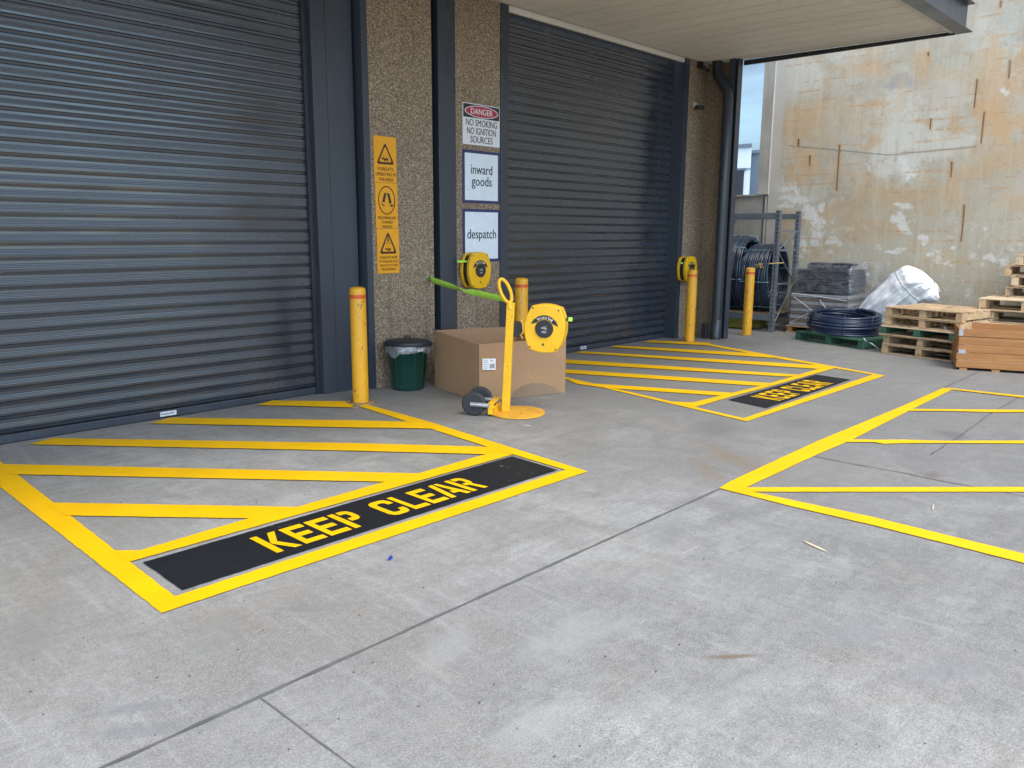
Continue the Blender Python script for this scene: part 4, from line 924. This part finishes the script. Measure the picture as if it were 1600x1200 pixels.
# ---------------------------------------------------------------- wrapped load
WX = 13.92; wl0 = AX(1232, 500, WX).y; wl1 = AX(1325, 500, WX).y; WL = wl0-wl1; WD = .82
t = make_pallet(('wood', 'crate', 'wood'), WL+.06, WD, .13, 31, 'orange wood pallet under the film wrapped stack of dark trays'); t.location = (WX, wl0+.03, 0); t.rotation_euler.z = -math.pi/2
ld_ = thing('wrapped_load', 'stack of dark grey trays in clear stretch film between rack and white bundle', 'load', (WX, wl0, .13))
ztp = AX(1285, 420, WX).z-.13
zmid = AX(1285, 458, WX).z-.13
m = MB(); z = zmid; k = 0
while z < ztp-.02:
    e = random.uniform(-.008, .008); m.box(.03+e, WD-.05, -(WL*.97)+e, -.09+e, z+.003, z+.042); z += .045; k += 1
m.build('upper_trays', 'tray', ld_, bevel=.004, seg=1)
m = MB(); m2 = MB(); z = .005; k = 0
while z < zmid-.03:
    hgt = .06; e = random.uniform(-.006, .006)
    tgt = m if k % 2 else m2
    for (ya, yb) in ((-.01, -WL*.49), (-WL*.50, -WL*.985)): tgt.box(.01+e, WD-.03, yb, ya, z+.002, z+hgt)
    z += hgt+.004; k += 1
m.build('lower_trays', 'traybrown', ld_, bevel=.004, seg=1); m2.build('lower_trays', 'traygrey', ld_, bevel=.004, seg=1)
m = MB(); m.prism([(-.22, ztp+.005), (-.24, ztp+.07), (-.30, ztp+.10), (-.55, ztp+.08), (-.62, ztp+.005)], .10, .5, 'x'); m.prism([(-.66, ztp+.005), (-.66, ztp+.10), (-1.0, ztp+.09), (-.95, ztp+.04), (-.90, ztp+.005)], .12, .5, 'x'); m.build('top_parcels', 'tray', ld_, bevel=.012)
# film: loose crumpled shell
def film_shell(x0, x1, y0, y1, z0, z1, amp, seed):
    bm = bmesh.new(); bmesh.ops.create_cube(bm, size=1); bmesh.ops.subdivide_edges(bm, edges=bm.edges[:], cuts=14, use_grid_fill=True)
    rn = np.random.default_rng(seed); vv = np.array([v.co[:] for v in bm.verts]); 
    a = fbm(vv[:, 0]*6+20+vv[:, 1]*5, vv[:, 2]*9+20, seed, 4)-.5; b = fbm(vv[:, 1]*6+50, vv[:, 2]*7+40+vv[:, 0]*4, seed+9, 4)-.5
    mm = MB(); vs = []
    for i, v in enumerate(bm.verts):
        sx, sy = (1-.04*(v.co.z+.5)), (1-.05*(v.co.z+.5)); vs.append(((x0+x1)/2+(v.co.x*(x1-x0))*sx+a[i]*amp, (y0+y1)/2+v.co.y*(y1-y0)*sy+b[i]*amp, (z0+z1)/2+v.co.z*(z1-z0)+(a[i]+b[i])*amp*.5*(1 if v.co.z > .4 else .2)))
    mm.add(vs, [tuple(v.index for v in f.verts) for f in bm.faces if f.calc_center_median().z > -.49], True); bm.free(); return mm
film_shell(-.02, WD+.01, -WL-.02, .02, .0, ztp+.07, .07, 61).build('stretch_film', 'film', ld_)
film_shell(.05, WD+.01, -WL-.36, -WL+.05, .02, ztp+.10, .12, 77).build('loose_film', 'film', ld_)
m = MB()
for (y0, z0, y1, z1) in ((-.08, .52, -.50, .25), (-.05, .05, -.48, .30), (-.05, .58, -WL*.97, .50), (-.75, .25, -.55, .50)): m.tube([(-.035, y0, z0), (-.038, (y0+y1)/2, (z0+z1)/2+.01), (-.035, y1, z1)], .004, 5)
m.build('film_creases', 'white', ld_)

# ---------------------------------------------------------------- white bundle
E0 = AX(1358, 500, 14.25); E1 = AX(1432, 443, 14.25); axd = (E1-E0); Lb = axd.length; axd.normalize(); sd1 = Vector((0, 0, 1)).cross(axd).normalized(); sd2 = axd.cross(sd1)
wb = thing('white_bundle', 'big bundle rolled in white plastic sheeting leaning by the stained wall', 'bundle', E0)
m = MB(); nT, nA = 66, 120; vs = []
for i in range(nT):
    q = -.30+1.68*i/(nT-1)
    prof_ = np.interp(q, [-.30, -.2, 0, .2, .5, .8, .92, 1.02, 1.14, 1.26, 1.34, 1.38], [.12, .20, .25, .29, .34, .36, .325, .35, .34, .26, .15, .02])
    for k in range(nA):
        a = 2*math.pi*k/nA; rg = .62*(.030*(1-2*abs(math.sin(2.5*a+1.6*q)))+.020*(1-2*abs(math.sin(5.5*a-1.8*q+1)))+.020*(1-2*abs(math.sin(9.5*a+2*q)))+.012*(1-2*abs(math.sin(17.5*a-2*q))))
        nn = float(fbm(np.array([a*1.9+9]), np.array([q*3+5]), 88, 4)[0]-.5)*.10
        r = prof_+(rg+nn)*min(1, prof_/.2)
        vs.append(axd*(q*Lb)+(sd1*math.cos(a)*.92+sd2*math.sin(a))*r-Vector((0, 0, .9*max(0, q-.9)**2+.10*max(0, q-.92)*(1+math.sin(3*a)))))
m.add(vs, [(i*nA+k, i*nA+(k+1) % nA, (i+1)*nA+(k+1) % nA, (i+1)*nA+k) for i in range(nT-1) for k in range(nA)], True); m.build('sheeting', 'bag', wb)
rg_ = [axd*(.90*Lb)+(sd1*math.cos(a)*.92+sd2*math.sin(a))*.372 for a in np.linspace(0, 2*math.pi, 40)[:-1]]; MB().tube(rg_, .009, 6, closed=True).build('tie_cord', 'traygrey', wb)
rg_ = [axd*(-.02*Lb)+(sd1*math.cos(a)*.92+sd2*math.sin(a))*.292 for a in np.linspace(0, 2*math.pi, 40)[:-1]]; MB().tube(rg_, .007, 6, closed=True).build('tie_cord', 'tie', wb)
m = MB(); vs = []
for i in range(14):
    for k in range(20):
        a = math.pi*k/19; q = .15+.75*i/13; r = .36+float(fbm(np.array([a*3+3]), np.array([q*5]), 99, 3)[0]-.5)*.10; vs.append(axd*(q*Lb)+Vector((.22, 0, .07))+(sd1*math.cos(a)*.9+sd2*math.sin(a))*r*(1-.25*abs(2*i/13-1)**3))
m.add(vs, [(i*20+k, i*20+k+1, (i+1)*20+k+1, (i+1)*20+k) for i in range(13) for k in range(19)], True); m.build('grey_sheeting', 'baggrey', wb)

# ---------------------------------------------------------------- timber crate and pallets behind it
A3 = G(1492, 577.5); B3 = G(1600, 584.5); d3 = (B3-A3).normalized(); ang3 = math.atan2(d3.y, d3.x); ch = .545; CLn = 1.25; CD = .95
cr = thing('timber_crate', 'open orange timber crate of wide boards at the right edge', 'crate', (A3.x, A3.y, 0), ang3)
m = MB(); nb = 5; bh = (ch-.03)/nb
for k in range(nb):
    z0 = .03+bh*k; m.box(0+random.uniform(-.006, .01), CLn, 0, .025, z0+.004, z0+bh-.005)
m.build('front_boards', 'crate', cr, bevel=.004, seg=1)
m = MB()
for k in range(nb): z0 = .03+bh*k; m.box(0, .025, .026, CD, z0+.002, z0+bh-.003)
m.build('side_boards', 'crate', cr, bevel=.004, seg=1)
m = MB()
for k in range(nb): z0 = .03+bh*k; m.box(CLn-.025, CLn, .026, CD, z0+.002, z0+bh-.003); m.box(.026, CLn-.026, CD-.025, CD, z0+.002, z0+bh-.003)
m.build('rear_boards', 'crate', cr, bevel=.004, seg=1)
m = MB()
for x in (.05, .42, CLn-.15): m.box(x, x+.09, .0, CD, 0, .028)
m.build('runners', 'crate', cr); MB().box(.03, CLn-.03, .03, CD-.03, .03, .05).build('base_boards', 'woodold', cr)
m = MB(); m.box(.001, .05, -.004, .0, ch-.09, ch-.005); m.box(.02, .10, -.003, .0, .22, .27); m.build('corner_straps', 'galv', cr)

PX = 13.05
def stackp(px_, pz0, mats, lab, seed, dx=0, h=.135, L=1.15, rz=0.):
    p = AX(px_, 500, PX+dx); t = make_pallet(mats, L, 1.0, h-.002, seed, lab, 'stacked pallets'); t.location = (PX+dx, p.y, pz0); t.rotation_euler.z = -math.pi/2+R(3)+R(rz); return t
zlev = [AX(1540, v, PX).z for v in (521, 505, 480, 461, 440, 418)]
hs = .137; z = .0
specs = [(1508, ('woodold', 'wood', 'woodold'), 'lowest pallet of the tall stack behind the crate'), (1512, ('wood', 'woodold', 'wood'), 'second lowest pallet of the tall stack behind the crate'), (1505, ('woodold', 'wood', 'wood'), 'third pallet up in the tall stack behind the crate'),
         (1527, ('woodpale', 'wood', 'woodpale'), 'pale wood pallet third from the top level with the knee high stack top'), (1541, ('woodpale', 'woodpale', 'woodold'), 'pale pallet jutting left in the tall stack behind the crate'), (1527, ('woodpale', 'wood', 'woodpale'), 'pale clean pallet with light blocks in the tall stack behind the crate')]
ztopR = AX(1560, 467, PX).z; nlow = 5; hs = ztopR/nlow
labs = ['lowest pallet of the tall untidy stack hidden behind the crate', 'second lowest pallet of the tall untidy stack behind the crate', 'pale pallet just above the crate rim in the tall untidy stack', 'pallet set back to the right below the widest pale pallet behind the crate', 'widest pale pallet of the tall untidy stack behind the crate']
pxs = [1530, 1540, 1527, 1541, 1526]; mts = [('woodold', 'wood', 'woodold'), ('wood', 'wood', 'woodold'), ('woodpale', 'woodpale', 'woodpale'), ('woodold', 'woodpale', 'woodold'), ('woodpale', 'wood', 'wood')]
for i in range(5): stackp(pxs[i], i*hs, mts[i], labs[i], 41+i, dx=(0, .02, -.02, .03, -.03)[i], h=hs, rz=(1, -2, 0, 2, -1)[i])
PX2 = 13.55
labs = ['small dark gap pallet just above the widest pale pallet at far right', 'pallet second from the top at the far right edge', 'dark ended pallet jutting left near the top of the far right stack', 'topmost pallet of the tallest stack at the far right edge']
for i, (pxl, mt) in enumerate(((1571, ('woodold', 'woodold', 'woodold')), (1578, ('wood', 'woodpale', 'wood')), (1566, ('woodold', 'wood', 'woodold')), (1582, ('wood', 'woodpale', 'wood')))):
    zb_ = AX(1590, (473, 457, 442, 432)[i], PX2).z
    p = AX(pxl, 450, PX2); t = make_pallet(mt, 1.15, 1.0, .15, 61+i, labs[i], 'stacked pallets'); t.location = (PX2, p.y, ztopR+.0+.155*i); t.rotation_euler.z = -math.pi/2+R((4, -1, 5, 0)[i])

# ---------------------------------------------------------------- litter
def chip(name, label, cat, mat, a, b, w, h=.004):
    d = b-a; L = d.length; n = Vector((-d.y, d.x, 0)).normalized()*w/2; m = MB()
    pts = [Vector((0, 0, 0))+n*.2, d*.3+n, d*.8+n*.8, d, d*.7-n*.9, d*.2-n]; m.prism([(p.x, p.y) for p in pts], .004, .004+h)
    o = m.build(name, mat, loc=(a.x, a.y, 0)); tag(o, label, cat); return o
chip('wood_splinter', 'long pale wood splinter lying on the concrete below the right bay', 'splinter', 'splint', G(1254, 846), G(1293, 864), .018)
chip('plastic_scrap', 'tiny blue plastic scrap on the slab in front of the KEEP CLEAR panel', 'scrap', 'blueplastic', G(607, 877), G(613, 871), .016, .01)
chip('wood_splinter', 'short pale chip standing out on the slab inside the right bay', 'splinter', 'splint', G(1457, 798), G(1459, 789), .008)
chip('wood_splinter', 'pale chip by the round base plate of the reel stand', 'splinter', 'splint', G(818, 665), G(828, 666), .015)
rn = random.Random(3); m = MB()
for k in range(150):
    if k < 100: p = G(rn.uniform(0, 1600), rn.uniform(640, 1190))
    else: p = G(rn.uniform(880, 1600), rn.uniform(545, 720))
    s = rn.uniform(.0015, .0045); a = rn.uniform(0, 6.3); n_ = rn.randint(4, 6)
    pts = [(p.x+s*rn.uniform(.6, 1.8)*math.cos(a+2*math.pi*i/n_), p.y+s*rn.uniform(.5, 1.)*math.sin(a+2*math.pi*i/n_)) for i in range(n_)]; m.prism(pts, .002, .004+s*.5)
tag(m.build('grit', 'crack'), 'scattered dark grit and small stones over the concrete slab', 'grit', kind='stuff')

# ---------------------------------------------------------------- light
SUN_EL, SUN_AZ = R(56), R(-22)        # azimuth measured from -Y towards +X
sd_ = Vector((math.sin(SUN_AZ)*math.cos(SUN_EL), -math.cos(SUN_AZ)*math.cos(SUN_EL), math.sin(SUN_EL)))
sun = bpy.data.lights.new('sun', 'SUN'); sun.energy = .8; sun.angle = R(25); sun.color = (1, .95, .87)
so2 = bpy.data.objects.new('sun', sun); COL.objects.link(so2); so2.rotation_euler = sd_.to_track_quat('Z', 'Y').to_euler()
w = bpy.data.worlds.new('World'); sc.world = w; w.use_nodes = True; nt = w.node_tree; nt.nodes.clear(); b = NB(nt)
sky = b.n('ShaderNodeTexSky', sky_type='NISHITA'); sky.sun_disc = False; sky.sun_elevation = SUN_EL; sky.sun_rotation = math.pi-SUN_AZ; sky.air_density = 1.; sky.dust_density = .6; sky.ozone_density = 1.2
v = b.coord('Generated')
cn = b.noise(b.mapping(v, scale=(1, 1, 2.2), loc=(3.1, .4, .20)), 1.7, 6, .58, .3)
dt = b.n('ShaderNodeVectorMath', operation='DOT_PRODUCT'); b.link(v, dt.inputs[0]); dt.inputs[1].default_value = tuple(sd_)
side = b.mapr(dt.outputs['Value'], -.45, .8, .20, 1.3)      # thinner, brighter cloud on the sun's side of the sky
cl_ = b.n('ShaderNodeVectorMath', operation='SCALE'); sepd = b.n('ShaderNodeSeparateXYZ'); b.link(v, sepd.inputs[0]); b.link(b.mix(b.mapr(sepd.outputs[2], .12, .6), (5.8, 9.2, 12.4), (9.6, 9.6, 9.8)), cl_.inputs[0]); b.link(side, cl_.inputs['Scale'])
sk_ = b.n('ShaderNodeVectorMath', operation='SCALE'); b.link(sky.outputs[0], sk_.inputs[0]); b.link(b.mapr(dt.outputs['Value'], -.45, .8, .16, 1.), sk_.inputs['Scale'])
c = b.mix(b.mapr(cn, .42, .60, 0, .9), sk_.outputs[0], cl_.outputs[0])
bg = b.n('ShaderNodeBackground', i_Strength=.15); b.link(c, bg.inputs[0]); o = b.n('ShaderNodeOutputWorld'); b.link(bg.outputs[0], o.inputs[0])
sc.view_settings.view_transform = 'Standard'; sc.view_settings.look = 'None'; sc.view_settings.exposure = 1.3; sc.view_settings.gamma = 1
